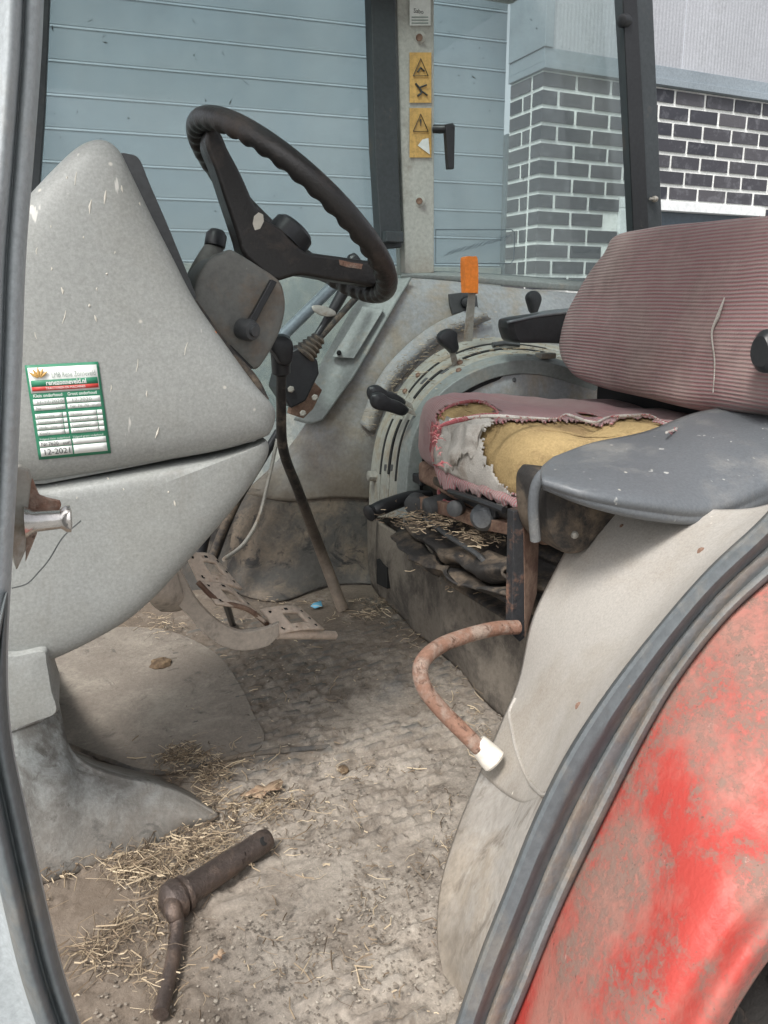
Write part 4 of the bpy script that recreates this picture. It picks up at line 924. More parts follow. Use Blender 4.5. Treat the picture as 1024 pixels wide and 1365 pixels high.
def subset(name, off, keep, mat, solid, label=None, front=False):
    V, Fs = cush(off); used = {}; NV = []; NF = []
    for f in Fs[:-1]:
        c = sum((V[i] for i in f), Vector())/4
        nn = (V[f[1]]-V[f[0]]).cross(V[f[3]]-V[f[0]]); oo = c-Vector((.95, 1.245, .52))
        if nn.dot(oo) < 0: nn = -nn
        if front and nn.dot(C0-c) < 0: continue
        if keep(jag(proj(c)), c):
            q = []
            for i in f:
                if i not in used: used[i] = len(NV); NV.append(V[i])
                q.append(used[i])
            NF.append(tuple(q))
    par = list(range(len(NV)))
    def find(a):
        while par[a] != a: par[a] = par[par[a]]; a = par[a]
        return a
    for q in NF:
        for b_ in q[1:]: par[find(b_)] = find(q[0])
    cnt_ = {}
    for q in NF: r_ = find(q[0]); cnt_[r_] = cnt_.get(r_, 0)+1
    top = max(cnt_, key=cnt_.get); NF = [q for q in NF if find(q[0]) == top]
    ids = sorted({i for q in NF for i in q}); mp_ = {o_: k_ for k_, o_ in enumerate(ids)}; NV = [NV[i] for i in ids]; NF = [tuple(mp_[i] for i in q) for q in NF]
    return mk(name, NV, NF, mat, foam, solid=solid, label=label)
front = lambda c: True
subset('torn_cover', .006, lambda p, c: not inside(p, hole1) and not inside(p, hole2), M['fabric_seat'], .003, 'torn maroon striped seat cover')
subset('backing_mesh', .011, lambda p, c: inside(p, meshp) and c.x < 1.0, M['mesh'], .002, None, True)
# red shreds of cover hanging along the front edge
def ragged(name, top, bot, mat, parent, amp=.008, nu=60, nv=14):
    V, Fs = patch_geo([top, [a.lerp(b, .5)+Vector((-.006, 0, 0)) for a, b in zip(top, bot)], bot], nu, nv)
    V2 = []
    for k, v in enumerate(V):
        j = k//nu; i = k % nu; t = j/(nv-1)
        V2.append(v+Vector((noise.noise(v*30)*amp, noise.noise(v*30+Vector((4, 0, 0)))*amp, noise.noise(v*24+Vector((0, 7, 0)))*amp*.6+t*t*noise.noise(Vector((i*.45, 3, 1)))*amp*2.2)))
    return mk(name, V2, Fs, mat, parent, solid=.002)
ragged('torn_flap', [PX(a, b, .652) for a, b in [(576, 588), (590, 618), (618, 634), (650, 646), (690, 664)]], [PX(a, b, .648) for a, b in [(580, 624), (594, 650), (622, 655), (655, 664), (704, 684)]], M['fabric_seat'], foam)
ragged('torn_flap', [PX(a, b, .648) for a, b in [(574, 560), (572, 590), (578, 618)]], [PX(a, b, .642) for a, b in [(590, 566), (588, 592), (592, 628)]], M['fray'], foam, .006, 24, 8)
ragged('loose_lining', [PX(a, b, .646) for a, b in [(590, 584), (612, 566), (645, 566)]], [PX(a, b, .640) for a, b in [(592, 630), (600, 622), (628, 604)]], M['mesh'], foam, .012, 40, 20)
# frayed rims of the tears
def on_cushion(px, py):
    r = ray(px, py); best = None
    for k in range(60, 260):
        t = k*.01; p = C0+r*t
        if p.z < .585-(p.x-.9)*.08+.003: return p
    return C0+r*1.5
rim = [(600, 563), (650, 558), (700, 560), (742, 561), (756, 556), (790, 566), (812, 559), (840, 557), (866, 556), (884, 566), (902, 574), (888, 580)]
tube('frayed_edge', [on_cushion(a, b)+Vector((0, 0, .004)) for a, b in rim], [.002, .0035, .0015, .003, .002, .0035, .0015, .003, .002], M['mesh'], foam, n=7, res=60)
tube('frayed_edge', [on_cushion(a, b)+Vector((0, 0, .003)) for a, b in [(584, 572), (600, 566), (640, 556), (664, 552), (640, 537), (610, 540), (590, 549)]], [.002, .004, .0015, .0035, .002], M['fray'], foam, n=7, res=50)
fr_g = []
for (A_, B_) in list(zip(rim, rim[1:]))+[((590, 549), (584, 572)), ((584, 572), (582, 600)), ((582, 600), (592, 628))]:
    for q in range(14):
        t = random.random(); p = on_cushion(A_[0]+(B_[0]-A_[0])*t, A_[1]+(B_[1]-A_[1])*t)+Vector((0, 0, .004))
        d = Vector((random.uniform(-1, 1), random.uniform(-1, .3), random.uniform(-.4, .3)))*random.uniform(.004, .014)
        fr_g.append(tube_geo([p, p+d*.5+Vector((0, 0, .002)), p+d], [.0007, .0006, .0003], 4))
V, Fs = join(fr_g); tag(mk('fray_threads', V, Fs, M['fray'], foam), kind='stuff')

# ---- backrest
bo = [(814, 338), (824, 320), (838, 312), (860, 307), (900, 301), (960, 295), (1020, 290), (1080, 288), (1120, 300), (1130, 380), (1110, 470), (1070, 530), (1010, 548), (930, 546), (860, 530), (800, 516), (772, 502), (755, 480), (750, 455), (758, 425), (780, 385), (800, 356)]
def bxr(px, py): 
    # leaning plane: x grows with height
    n3 = Vector((-1, 0, .22)).normalized(); return PN(px, py, Vector((1.075, 1.25, .62)), n3)
bw3 = [bxr(a, b) for a, b in bo]; bc = bxr(930, 420)
nb = Vector((-1, 0, .22)).normalized()
pb = [(s_, d_+.03) for s_, d_ in dome(.075, .36, 26)]+[(1.0, .07), (.95, .09)]
V, Fs = pillow_geo(bw3, bc, [(s, -d) for s, d in pb], nb, 140)
V = [v+nb*(noise.noise(Vector((v.y*9, v.z*9, 4)))*.008+noise.noise(Vector((v.y*16+v.z*10, v.z*14, 9)))*.007*max(0, .86-v.z)*4+.006*math.sin(v.y*22+v.z*9)*max(0, .75-v.z)*2) for v in V]
br = mk('backrest', V, Fs, M['fabric'], T, label='maroon striped fabric backrest')
tube('torn_seam', [bxr(a, b)-nb*(-.05) for a, b in [(993, 405), (984, 430), (976, 452), (980, 490), (978, 530)]], [.003, .008, .004, .003, .002], M['mesh'], br, n=8, res=30, flat=.4)
tube('frayed_edge', [bxr(a, b)-nb*.022 for a, b in [(816, 326), (850, 308), (900, 301), (960, 294), (1030, 288)]], [.004, .006, .004, .007, .003, .006, .004], M['fray'], br, n=7, res=50)
gs = []
for _ in range(150):
    x = random.uniform(818, 1030); y = 326-(x-818)*.5 if x < 850 else 309-(x-850)*.11
    p = bxr(x, y)-nb*.02; d = Vector((0, random.uniform(-1, 1), random.uniform(-.2, 1)))*random.uniform(.003, .013)
    gs.append(tube_geo([p, p+d*.6+Vector((-.003, 0, 0)), p+d], [.0007, .0005, .0003], 4))
V, Fs = join(gs); tag(mk('loose_threads', V, Fs, M['fray'], br), kind='stuff')
box('gap_block', (1.22, 1.15, .60), (.05, .80, .26), M['black'], T, bevel=.01)  # black block added behind the seat to close a gap showing outside light
prism('backrest_shell', [bxr(a, b)-nb*.085 for a, b in bo], -nb*.03, M['black'], T, bevel=.008)
lathe('shell_clip', bxr(880, 300)-nb*.09, bxr(868, 302)-nb*.09, [(0, .01), (.02, .012), (.03, .01)], M['black'], T, n=12)
pillow('recline_knob', [PX(a, b, 1.03) for a, b in [(1014, 470), (1022, 445), (1040, 440), (1050, 470), (1040, 495), (1020, 492)]], PX(1030, 468, 1.03), [(.7, -.03), (1, -.02), (1, .03), (.7, .04)], (1, 0, 0), M['black'], T, n=24)

# ---- left arm pad (wing) over the fender
rows = [[(738, 612, .93), (790, 593, .98), (860, 578, 1.0), (930, 552, 1.02), (1000, 543, 1.02), (1080, 541, 1.02)],
        [(722, 626, .88), (790, 618, .88), (870, 612, .88), (950, 596, .88), (1015, 583, .89), (1085, 575, .90)],
        [(722, 638, .83), (780, 650, .79), (860, 660, .77), (940, 664, .77), (1010, 640, .79), (1085, 606, .83)],
        [(725, 646, .825), (782, 664, .78), (862, 680, .76), (942, 686, .76), (1013, 662, .78), (1085, 625, .825)],
        [(728, 650, .84), (785, 672, .80), (865, 690, .78), (945, 694, .78), (1015, 672, .80), (1085, 640, .85)],
        [(740, 645, .93), (790, 660, .93), (870, 672, .93), (945, 670, .93), (1010, 655, .93), (1085, 640, .93)]]
patch('arm_pad', [PYs(r) for r in rows], 60, 50, M['pad'], T, solid=.008)
pillow('pad_bracket', pts([(712, 650), (718, 632), (732, 628), (790, 640), (820, 670), (790, 700), (762, 730), (735, 728), (716, 700)], .93), PY(762, 675, .93), [(.8, -.03), (.95, -.028), (1, -.02), (1, .05), (.9, .06)], (0, 1, 0), M['bellows'], T, n=60)
tube('bracket_edge', PYs([(714, 720, .90), (711, 680, .895), (714, 650, .89), (724, 632, .885), (740, 626, .88)]), .008, M['pad'], T, n=10, res=24)
lathe('bracket_screw', PY(766, 713, .895), PY(766, 713, .93), [(0, .003), (.003, .006), (.02, .006)], M['metal_grey'], T, n=10)

# ---- grab bar: steel post, bent tube, white end cap
gb = prism('grab_bar_post', pts([(685, 682), (698, 679), (700, 850), (693, 856), (682, 845)], .985), (.0, .02, 0), M['chipped'], T, bevel=.0015)
prism('post_flange', [PY(698, 680, .983), PY(720, 684, 1.02), PY(716, 790, 1.02), PY(700, 850, .983)], (.002, .006, 0), M['rust'], gb, bevel=.001)
tube('grab_tube', PYs([(690, 836, .98), (660, 838, .975), (620, 848, .95), (585, 862, .93), (562, 885, .905), (565, 915, .885), (590, 948, .865), (620, 978, .845), (640, 998, .83)]), .0115, M['rust_tube'], gb, n=18, res=70)
lathe('end_cap', PY(636, 990, .837), PY(660, 1016, .818), [(0, .013), (.003, .0145), (.025, .0175), (.034, .0178), (.037, .015), (.0372, .008), (.038, .007)], M['white_cap'], gb, n=26)

# ---- left rear fender: cream liner
rows = [PYs([(800, 655, .97), (860, 670, .87), (930, 680, .78), (1000, 680, .70), (1060, 665, .64)]),
        PYs([(778, 695, .96), (830, 712, .86), (900, 722, .76), (960, 722, .68), (1020, 700, .62)]),
        PYs([(745, 755, .95), (790, 775, .85), (850, 790, .75), (895, 795, .68), (948, 768, .61)]),
        PYs([(712, 825, .94), (752, 845, .84), (800, 860, .74), (838, 865, .67), (886, 838, .605)]),
        PYs([(694, 905, .92), (720, 925, .83), (755, 942, .73), (782, 945, .66), (822, 920, .60)]),
        PYs([(672, 960, .90), (698, 985, .81), (728, 1003, .72), (752, 1005, .65), (778, 985, .60)]),
        PYs([(642, 1030, .87), (670, 1055, .79), (695, 1070, .71), (712, 1068, .65), (738, 1050, .60)]),
        PYs([(610, 1110, .82), (638, 1135, .75), (662, 1145, .69), (680, 1145, .64), (702, 1130, .60)]),
        PYs([(590, 1180, .78), (615, 1205, .72), (635, 1215, .67), (652, 1215, .64), (674, 1205, .60)]),
        PYs([(585, 1245, .735), (605, 1270, .69), (618, 1278, .66), (632, 1280, .63), (648, 1270, .60)]),
        [PZ(592, 1300, 0), PZ(606, 1318, 0), PZ(612, 1325, 0), PZ(620, 1332, 0), PZ(628, 1335, 0)]]
M['liner_low'] = grime('stained_liner_plastic', (.43, .405, .37), (.38, .33, .27), .45, 5, .55, bump=.15, zdirt=((.19, .16, .125), -.02, .16), streak=((.13, .105, .08), .41, (22, 22, 4)))
patch('fender_liner', rows[:7], 50, 90, M['liner'], T, solid=.006)
lowr = [[p+(p-C0).normalized()*.003 for p in rows[6]]]+rows[7:]
lowr[0] = [a_.lerp(b_, -.06)+(a_-C0).normalized()*.004 for a_, b_ in zip(rows[6], rows[7])]
patch('lower_liner', lowr, 50, 60, M['liner_low'], T, solid=.006)
lv_, lf_ = patch_geo(rows, 50, 110)
def liner_at(px, py):
    return min(lv_, key=lambda v: (proj(v)[0]-px)**2+(proj(v)[1]-py)**2)
seam = [liner_at(a, b)+(C0-liner_at(a, b)).normalized()*.002 for a, b in [(690, 930), (682, 950), (684, 980), (692, 1010), (708, 1040), (724, 1058), (732, 1062)]]
tube('liner_seam', seam, .0014, M['box'], T, n=8, res=50)
tube('liner_seam_lip', [p+Vector((-.003, 0, .002))+(p-C0).normalized()*.0015 for p in seam], .0025, M['liner'], T, n=8, res=50)
for (a, b, r_) in ((774, 940, .006), (935, 733, .006), (829, 700, .004)):
    p = liner_at(a, b); d = (C0-p).normalized(); lathe('liner_screw', p, p+d, [(0, r_), (.003, r_), (.005, r_*.5)], M['rust'], T, n=12)

# ---- door seal / frame strip along the fender
L = [(1086, 606), (1022, 686), (946, 758), (881, 832), (815, 916), (757, 1004), (713, 1092), (677, 1182), (645, 1262), (620, 1332), (595, 1408)]
Rr = [(1130, 690), (1026, 772), (962, 832), (902, 910), (855, 992), (812, 1078), (772, 1160), (736, 1240), (702, 1325), (684, 1368), (660, 1430)]
Ls = spline([Vector((a, b, 0)) for a, b in L], 60); Rs = spline([Vector((a, b, 0)) for a, b in Rr], 60)
cs = [(0, .605), (.015, .590), (.05, .582), (.10, .579), (.20, .577), (.27, .575), (.31, .576), (.35, .584), (.40, .588), (.50, .589), (.56, .586), (.62, .585), (.70, .587), (.78, .588), (.84, .582), (.90, .579), (.96, .580), (1.0, .590)]
rows = []
for a, b in zip(Ls, Rs): rows.append([PY(a.x+(b.x-a.x)*s, a.y+(b.y-a.y)*s, y) for s, y in cs])
V = [p for r in rows for p in r]; m_ = len(cs); Fs = [(j*m_+i, j*m_+i+1, (j+1)*m_+i+1, (j+1)*m_+i) for j in range(len(rows)-1) for i in range(m_-1)]
sl_ = mk('door_seal', V, Fs, M['seal'], T, solid=.003)
V = [PY(a.x+(b.x-a.x)*s_, a.y+(b.y-a.y)*s_, y_-.0022) for a, b in zip(Ls, Rs) for s_, y_ in cs[9:]]; m_ = len(cs[9:])
mk('seal_flange', V, [(j*m_+i, j*m_+i+1, (j+1)*m_+i+1, (j+1)*m_+i) for j in range(len(Ls)-1) for i in range(m_-1)], M['flange'], sl_, solid=.002)

# ---- red fender
rd = [[(1130, 690), (1190, 770), (1250, 850), (1290, 900), (1330, 950), (1350, 980)],
      [(1026, 772), (1090, 860), (1160, 950), (1200, 1000), (1240, 1040), (1260, 1065)],
      [(962, 832), (1030, 930), (1095, 1040), (1130, 1090), (1160, 1130), (1180, 1150)],
      [(902, 910), (970, 1010), (1030, 1110), (1060, 1160), (1090, 1195), (1105, 1212)],
      [(855, 992), (915, 1085), (970, 1165), (1000, 1210), (1025, 1238), (1040, 1255)],
      [(812, 1078), (868, 1170), (915, 1240), (945, 1280), (972, 1308), (988, 1325)],
      [(772, 1160), (825, 1250), (870, 1325), (898, 1360), (925, 1390), (945, 1405)],
      [(736, 1240), (785, 1330), (830, 1400), (860, 1440), (885, 1470), (905, 1490)],
      [(702, 1325), (750, 1410), (800, 1480), (830, 1520), (855, 1550), (875, 1570)],
      [(660, 1430), (700, 1500), (750, 1570), (780, 1610), (805, 1640), (825, 1660)]]
rY = [.588, .49, .425, .400, .374, .378]
patch('rear_fender', [[PY(a, b, y) for (a, b), y in zip(r, rY)] for r in rd], 60, 110, M['red'], T, solid=.006)
# rear tyre under it
tyc = Vector((1.02, 0, -.42)); TR = .66
V = []; Fs = []; n = 96; prf = [(.33, .50), (.34, .60), (.37, .645), (.45, .66), (.53, .645), (.57, .60), (.58, .50)]
for i in range(n):
    a = 2*math.pi*i/n
    for y, r_ in prf: V.append(Vector((tyc.x+r_*math.cos(a), y, tyc.z+r_*math.sin(a))))
m_ = len(prf)
for i in range(n):
    for k in range(m_-1): Fs.append((i*m_+k, i*m_+k+1, ((i+1) % n)*m_+k+1, ((i+1) % n)*m_+k))
ty = mk('rear_tyre', V, Fs, M['tyre'], T, solid=.01)
for i in range(30):
    a = 2*math.pi*i/30; rad = Vector((math.cos(a), 0, math.sin(a))); tan = Vector((-math.sin(a), 0, math.cos(a)))
    for s in (-1, 1):
        c = tyc+rad*.655+tan*(.035*s)+Vector((0, .45+.055*s, 0)); ax = (rad, (Vector((0, s, 0))+tan*.7).normalized(), ((Vector((0, s, 0))+tan*.7).normalized()).cross(rad))
        box('tyre_lug', c, (.045, .13, .03), M['tyre'], ty, ax=ax, bevel=0)

# ---- roof of the cab, just above the picture
rf = box('roof', (.45, .75, 1.72), (1.75, .40, .08), M['cowl'], T, bevel=.02)
box('roof_rail', (.45, 2.13, 1.72), (1.75, .20, .08), M['cowl'], rf, bevel=.02)
box('roof_rail', (-.30, 1.49, 1.72), (.25, 1.06, .078), M['cowl'], rf, bevel=.02); box('roof_rail', (1.20, 1.49, 1.72), (.25, 1.06, .078), M['cowl'], rf, bevel=.02)
box('added_hatch', (.45, 1.49, 1.70), (1.24, 1.07, .005), M['glass'], rf, bevel=0)  # unseen glass hatch, added so that skylight reaches the far wall
# ---- near door frame at the left edge
edge = [(58, -60), (54, 60), (44, 200), (33, 340), (28, 480), (22, 620), (14, 760), (9, 880), (14, 980), (34, 1080), (58, 1190), (82, 1290), (108, 1370), (130, 1430)]
Es = spline([Vector((a, b, 0)) for a, b in edge], 70)
cs = [(0, .575), (-2, .55), (-9, .54), (-17, .535), (-21, .548), (-25, .55), (-33, .53), (-42, .52), (-50, .53), (-56, .55), (-75, .552), (-110, .55), (-150, .56)]
rows = [[PY(p.x+dx, p.y-dx*.12, y) for dx, y in cs] for p in Es]
m_ = len(cs); V = [p for r in rows for p in r]; Fs = [(j*m_+i, j*m_+i+1, (j+1)*m_+i+1, (j+1)*m_+i) for j in range(len(rows)-1) for i in range(m_-1)]
half = 42
mk('door_frame_strip', V, Fs, M['frame'], T, solid=.003, sub=1)
dk = [p for p in Es if p.y > 780]
cs2 = [(1, .572), (-2, .552), (-8, .535), (-16, .528), (-22, .54), (-27, .542), (-34, .522), (-44, .516), (-52, .53), (-56, .55)]
rows = []
for i_, p in enumerate(dk):
    k_ = min(1, i_/10); rows.append([PY(p.x+dx*k_-3*(1-k_), p.y-dx*.12*k_, y-.002) for dx, y in cs2])
m_ = len(cs2); V = [p for r in rows for p in r]; Fs = [(j*m_+i, j*m_+i+1, (j+1)*m_+i+1, (j+1)*m_+i) for j in range(len(rows)-1) for i in range(m_-1)]
mk('lower_door_seal', V, Fs, M['low_seal'], T, solid=.002, sub=1)
# striker with chrome pin
st = prism('striker_plate', PYs([(18, 624, .60), (26, 622, .60), (38, 628, .605), (42, 640, .605), (36, 690, .605), (34, 735, .605), (22, 762, .60), (14, 740, .60)]), (0, .012, 0), M['metal_grey'], T, bevel=.002)
prism('rusty_gusset', PYs([(36, 632, .61), (44, 640, .61), (52, 660, .61), (62, 664, .61), (80, 668, .61), (82, 674, .61), (76, 688, .61), (40, 690, .61), (50, 710, .61), (40, 735, .61), (34, 750, .61)]), (0, .004, 0), M['rust_tube'], st, bevel=.0008)
lathe('striker_pin', PY(34, 696, .60), PY(84, 692, .60), [(0, .012), (.006, .008), (.024, .0072), (.028, .0105), (.031, .0105), (.032, .006)], M['silver'], st, n=24)

# ---- kick panel in the front corner of the doorway
post = pillow('corner_trim', [PY(a, b, .98) for a, b in [(-60, 870), (20, 868), (60, 862), (66, 880), (72, 915), (78, 945), (50, 958), (0, 975), (-60, 985)]], PY(0, 920, .98), [(.7, -.012), (.95, -.010), (1, -.002), (1, .08)], (0, 1, 0), M['cowl_low'], T, n=80)
rg = [(-60, 992, .20), (0, 978, .19), (50, 961, .185), (76, 952, .175), (92, 1000, .125), (120, 1024, .10), (160, 1038, .08), (205, 1048, .06), (250, 1065, .03), (290, 1088, .006)]
md = [(-40, 1090, .10), (10, 1080, .10), (50, 1068, .095), (85, 1062, .09), (110, 1068, .075), (145, 1075, .06), (180, 1080, .045), (215, 1085, .03), (255, 1088, .018), (291, 1091, .004)]
bt = [(-20, 1200), (20, 1190), (50, 1180), (75, 1172), (105, 1162), (140, 1150), (175, 1137), (215, 1122), (255, 1105), (292, 1093)]
inn = [(-60, 960, .03), (0, 945, .03), (45, 920, .03), (66, 885, .03), (84, 985, .02), (118, 1012, .01), (162, 1024, .0), (208, 1036, .0), (254, 1058, .0), (296, 1086, .0)]
rg_ = [PZ(a, b, z) for a, b, z in rg]; in_ = [PZ(a, b, z-.006) for a, b, z in inn]; md_ = [PZ(a, b, z) for a, b, z in md]
rows = [in_, [p.lerp(q, .12)+Vector((0, 0, .002)) for p, q in zip(rg_, in_)], rg_, [p.lerp(q, .1) for p, q in zip(rg_, md_)], [PZ(a, b, z) for a, b, z in md], [PZ(a, b, -.003) for a, b in bt]]
patch('kick_panel', rows, 90, 60, M['kick'], T, solid=.006)
# mat under the dash: smooth raised tray
M['tray'] = grime('smooth_dusty_mat', (.20, .172, .143), (.27, .24, .2), .46, 6, .8, bump=.5, stain=((.12, .105, .09), .38), fine=140, streak=((.3, .27, .23), .36, (6, 30, 6)))
prism('dash_tray', spline([PZ(a, b, .0032) for a, b in [(60, 885), (62, 860), (130, 838), (215, 838), (285, 868), (322, 915), (338, 950), (352, 975), (350, 992), (335, 1002), (310, 1008), (260, 1020), (205, 1028), (140, 1012), (94, 1000), (74, 950)]], 90, True), (0, 0, -.02), M['tray'], T, bevel=.002, ang=50)
tray = [PZ(a, b, .004) for a, b in [(86, 992), (140, 1012), (210, 1030), (330, 1006), (440, 995)]]
tube('mat_lip', tray, .0045, M['wall_low'], T, n=8, res=40, flat=.6)

# ---- maintenance sticker on the cowl
def on_cowl(px, py): return PY(px, py, .9535)
# measure cowl surface and put the sticker just in front of it
dg = bpy.context.evaluated_depsgraph_get(); dg.update()
cw = bpy.data.objects['dash_cowl']; mw = Matrix.Translation(ORG[cw])
def hit(px, py):
    r = ray(px, py).normalized(); ok, loc, nrm, _ = cw.ray_cast(C0-ORG[cw], r)
    return loc+ORG[cw] if ok else PY(px, py, .955)
SC = [(33, 487), (131, 482), (148, 604), (52, 613)]
def sp(u, v, k=0):
    x = (SC[0][0]*(1-u)+SC[1][0]*u)*(1-v)+(SC[3][0]*(1-u)+SC[2][0]*u)*v; y = (SC[0][1]*(1-u)+SC[1][1]*u)*(1-v)+(SC[3][1]*(1-u)+SC[2][1]*u)*v
    p = hit(x, y); return p+(C0-p).normalized()*(.0012+.0004*k)
def sgrid(name, u0, v0, u1, v1, mat, k, parent, nu=4, nv=2):
    V = [sp(u0+(u1-u0)*i/nu, v0+(v1-v0)*j/nv, k) for j in range(nv+1) for i in range(nu+1)]
    return mk(name, V, [(j*(nu+1)+i, j*(nu+1)+i+1, (j+1)*(nu+1)+i+1, (j+1)*(nu+1)+i) for j in range(nv) for i in range(nu)], mat, parent, solid=.0002)
st = sgrid('service_sticker', 0, 0, 1, 1, M['green'], 0, T, 14, 14)
def sq(name, u0, v0, u1, v1, mat, k=1): return sgrid(name, u0, v0, u1, v1, mat, k, st, 6, 2)
sq('header', .03, .03, .97, .30, M['paper'])
sq('green_band', .05, .165, .96, .235, M['green'], 2); sq('red_band', .05, .235, .96, .28, M['red_print'], 2)
for (u0, u1, v0, v1) in ((.04, .47, .365, .425), (.50, .96, .365, .425), (.04, .47, .435, .485), (.50, .96, .435, .485),
                       (.04, .41, .52, .57), (.04, .41, .58, .63), (.04, .41, .64, .69), (.04, .41, .70, .75), (.42, .47, .52, .57), (.42, .47, .58, .63), (.42, .47, .64, .69), (.42, .47, .70, .75),
                       (.50, .88, .52, .57), (.50, .88, .58, .63), (.50, .88, .64, .69), (.50, .88, .70, .75), (.89, .96, .52, .57), (.89, .96, .58, .63), (.89, .96, .64, .69), (.89, .96, .70, .75),
                       (.04, .48, .81, .87), (.50, .96, .81, .87), (.04, .48, .88, .97), (.50, .96, .88, .97)):
    sq('form_field', u0, v0, u1, v1, M['paper'])
WU = .105; HV = .125       # size of the sticker, metres
eu = sp(1, .5)-sp(0, .5); ev = sp(.5, 0)-sp(.5, 1)
def stx(body, u, v, h, mat, bold=0, width=None):
    cu_ = bpy.data.curves.new('t', 'FONT'); cu_.body = body; cu_.size = 1; cu_.offset = bold; cu_.resolution_u = 2
    to = bpy.data.objects.new('t', cu_); COL.objects.link(to); me = bpy.data.meshes.new_from_object(to); bpy.data.objects.remove(to)
    asp = ev.length/eu.length
    if width: asp = min(asp, width/(h*max(q.co.x for q in me.vertices)))
    V = [sp(u+q.co.x*h*asp, v-q.co.y*h, 4) for q in me.vertices]
    return mk('lettering', V, [tuple(p.vertices) for p in me.polygons], mat, st, smooth=False)
stx('LMB Rene Zonneveld', .34, .145, .085, M['grey_ink'], 0, .60)
stx('renezonneveld.nl', .25, .222, .075, M['paper'], .02, .55)
stx('TRACTOREN EN MACHINES', .24, .268, .036, M['paper'], 0, .54)
stx('Klein onderhoud', .05, .345, .050, M['paper'], .01, .40); stx('Groot onderhoud', .52, .345, .050, M['paper'], .01, .40)
stx('11-12-2020', .08, .415, .06, M['grey_ink'], 0, .36); stx('12-2020', .56, .415, .06, M['grey_ink'], 0, .3)
stx('Nr          uur', .06, .478, .05, M['grey_ink'], 0, .4); stx('Nr 76.70  uur', .53, .478, .05, M['grey_ink'], 0, .4)
for i, (a, b) in enumerate((('Motorolie', 'Motor'), ('Transmissie olie', 'Brandstoffilter'), ('Hydr. olie', 'Luchtfilter'), ('Koelv.', 'Cabinefilter'))):
    stx(a, .06, .563+.06*i, .045, M['grey_ink'], 0, .33 if len(a) > 9 else .24); stx(b, .52, .563+.06*i, .045, M['grey_ink'], 0, .34 if len(b) > 9 else .2)
stx('Volgend klein onderhoud', .05, .80, .034, M['paper'], 0, .42); stx('Volgend groot onderhoud', .51, .80, .034, M['paper'], 0, .42)
stx('Nr 7620   uur', .06, .862, .058, M['ink'], 0, .40); stx('12-2021', .07, .955, .085, M['ink'], 0, .38)
gs = []
for k in range(5):
    a = R(-50+25*k); p0 = sp(.17, .15, 4); ex = eu.normalized(); ey = ev.normalized(); d = ex*math.sin(a)+ey*math.cos(a)
    gs.append(tube_geo([p0+d*.002, p0+d*.007, p0+d*.013], [.0006, .0018, .0003], 6))
V, Fs = join(gs); mk('plant_logo', V, Fs, M['gold'], st)

gs = []
for _ in range(38):
    px, py = random.gauss(150, 70), random.uniform(230, 470) if random.random() < .65 else random.uniform(480, 760)
    if not (45 < px < 330): continue
    r = ray(px, py).normalized(); ok = False
    for nm_ in ('dash_cowl', 'lower_cowl'):
        ob = bpy.data.objects[nm_]; ok, loc, nrm, _i = ob.ray_cast(C0-ORG[ob], r)
        if ok: p = loc+ORG[ob]; break
    if not ok: continue
    d = Vector((random.uniform(-.25, .4), 0, 1)).normalized(); d = (d-nrm*d.dot(nrm))*random.choice((.0015, .002, .004, .008)); w_ = random.choice((.0006, .0009, .0014))
    gs.append(tube_geo([p-d, p+Vector((random.uniform(-.001, .001), 0, 0)), p+d], [.0003, w_, .0003], 5))
V, Fs = join(gs); tag(mk('dried_splashes', V, Fs, M['splash'], T), kind='stuff')

# ================================================================ LOOSE THINGS
# hitch pin lying on the floor
def fz(px, py, z): return PZ(px, py, z)
pinT = empty('hitch_pin', fz(240, 1210, 0), 'rusty steel hitch pin with bent handle lying on the dirty cab floor', 'pin')
a = fz(238, 1196, .024); b = fz(352, 1121, .023)
Lp = (b-a).length
lathe('pin_shaft', a, b, [(-.004, .012), (0, .0195), (.012, .021), (.02, .0185), (Lp*.62, .0175), (Lp*.68, .0165), (Lp*.92, .0165), (Lp, .0165), (Lp+.008, .014), (Lp+.011, .008)], M['pin'], pinT, n=32)
lathe('collar', a+(a-b).normalized()*.014, b, [(-.010, .010), (-.004, .020), (.0, .0245), (.012, .026), (.015, .025), (.0155, .0205), (.019, .020), (.0195, .0235), (.026, .0235), (.027, .017)], M['pin'], pinT, n=32)
axd = (b-a).normalized(); pu = (C0-b).normalized(); pu = (pu-axd*pu.dot(axd)+axd*.15).normalized(); hp = b+(a-b).normalized()*.012
lathe('pin_hole', hp+pu*.0125, hp+pu*.1, [(0, .0062), (.0038, .0062), (.0042, .005)], M['slot'], pinT, n=18)
tube('bent_handle', [a+Vector((-.006, 0, .004)), fz(231, 1214, .03), fz(236, 1232, .018), fz(232, 1270, .012), fz(225, 1305, .011), fz(214, 1352, .011)], [.012, .0115, .0095, .0088, .0088, .0090], M['pin'], pinT, n=16, res=50)

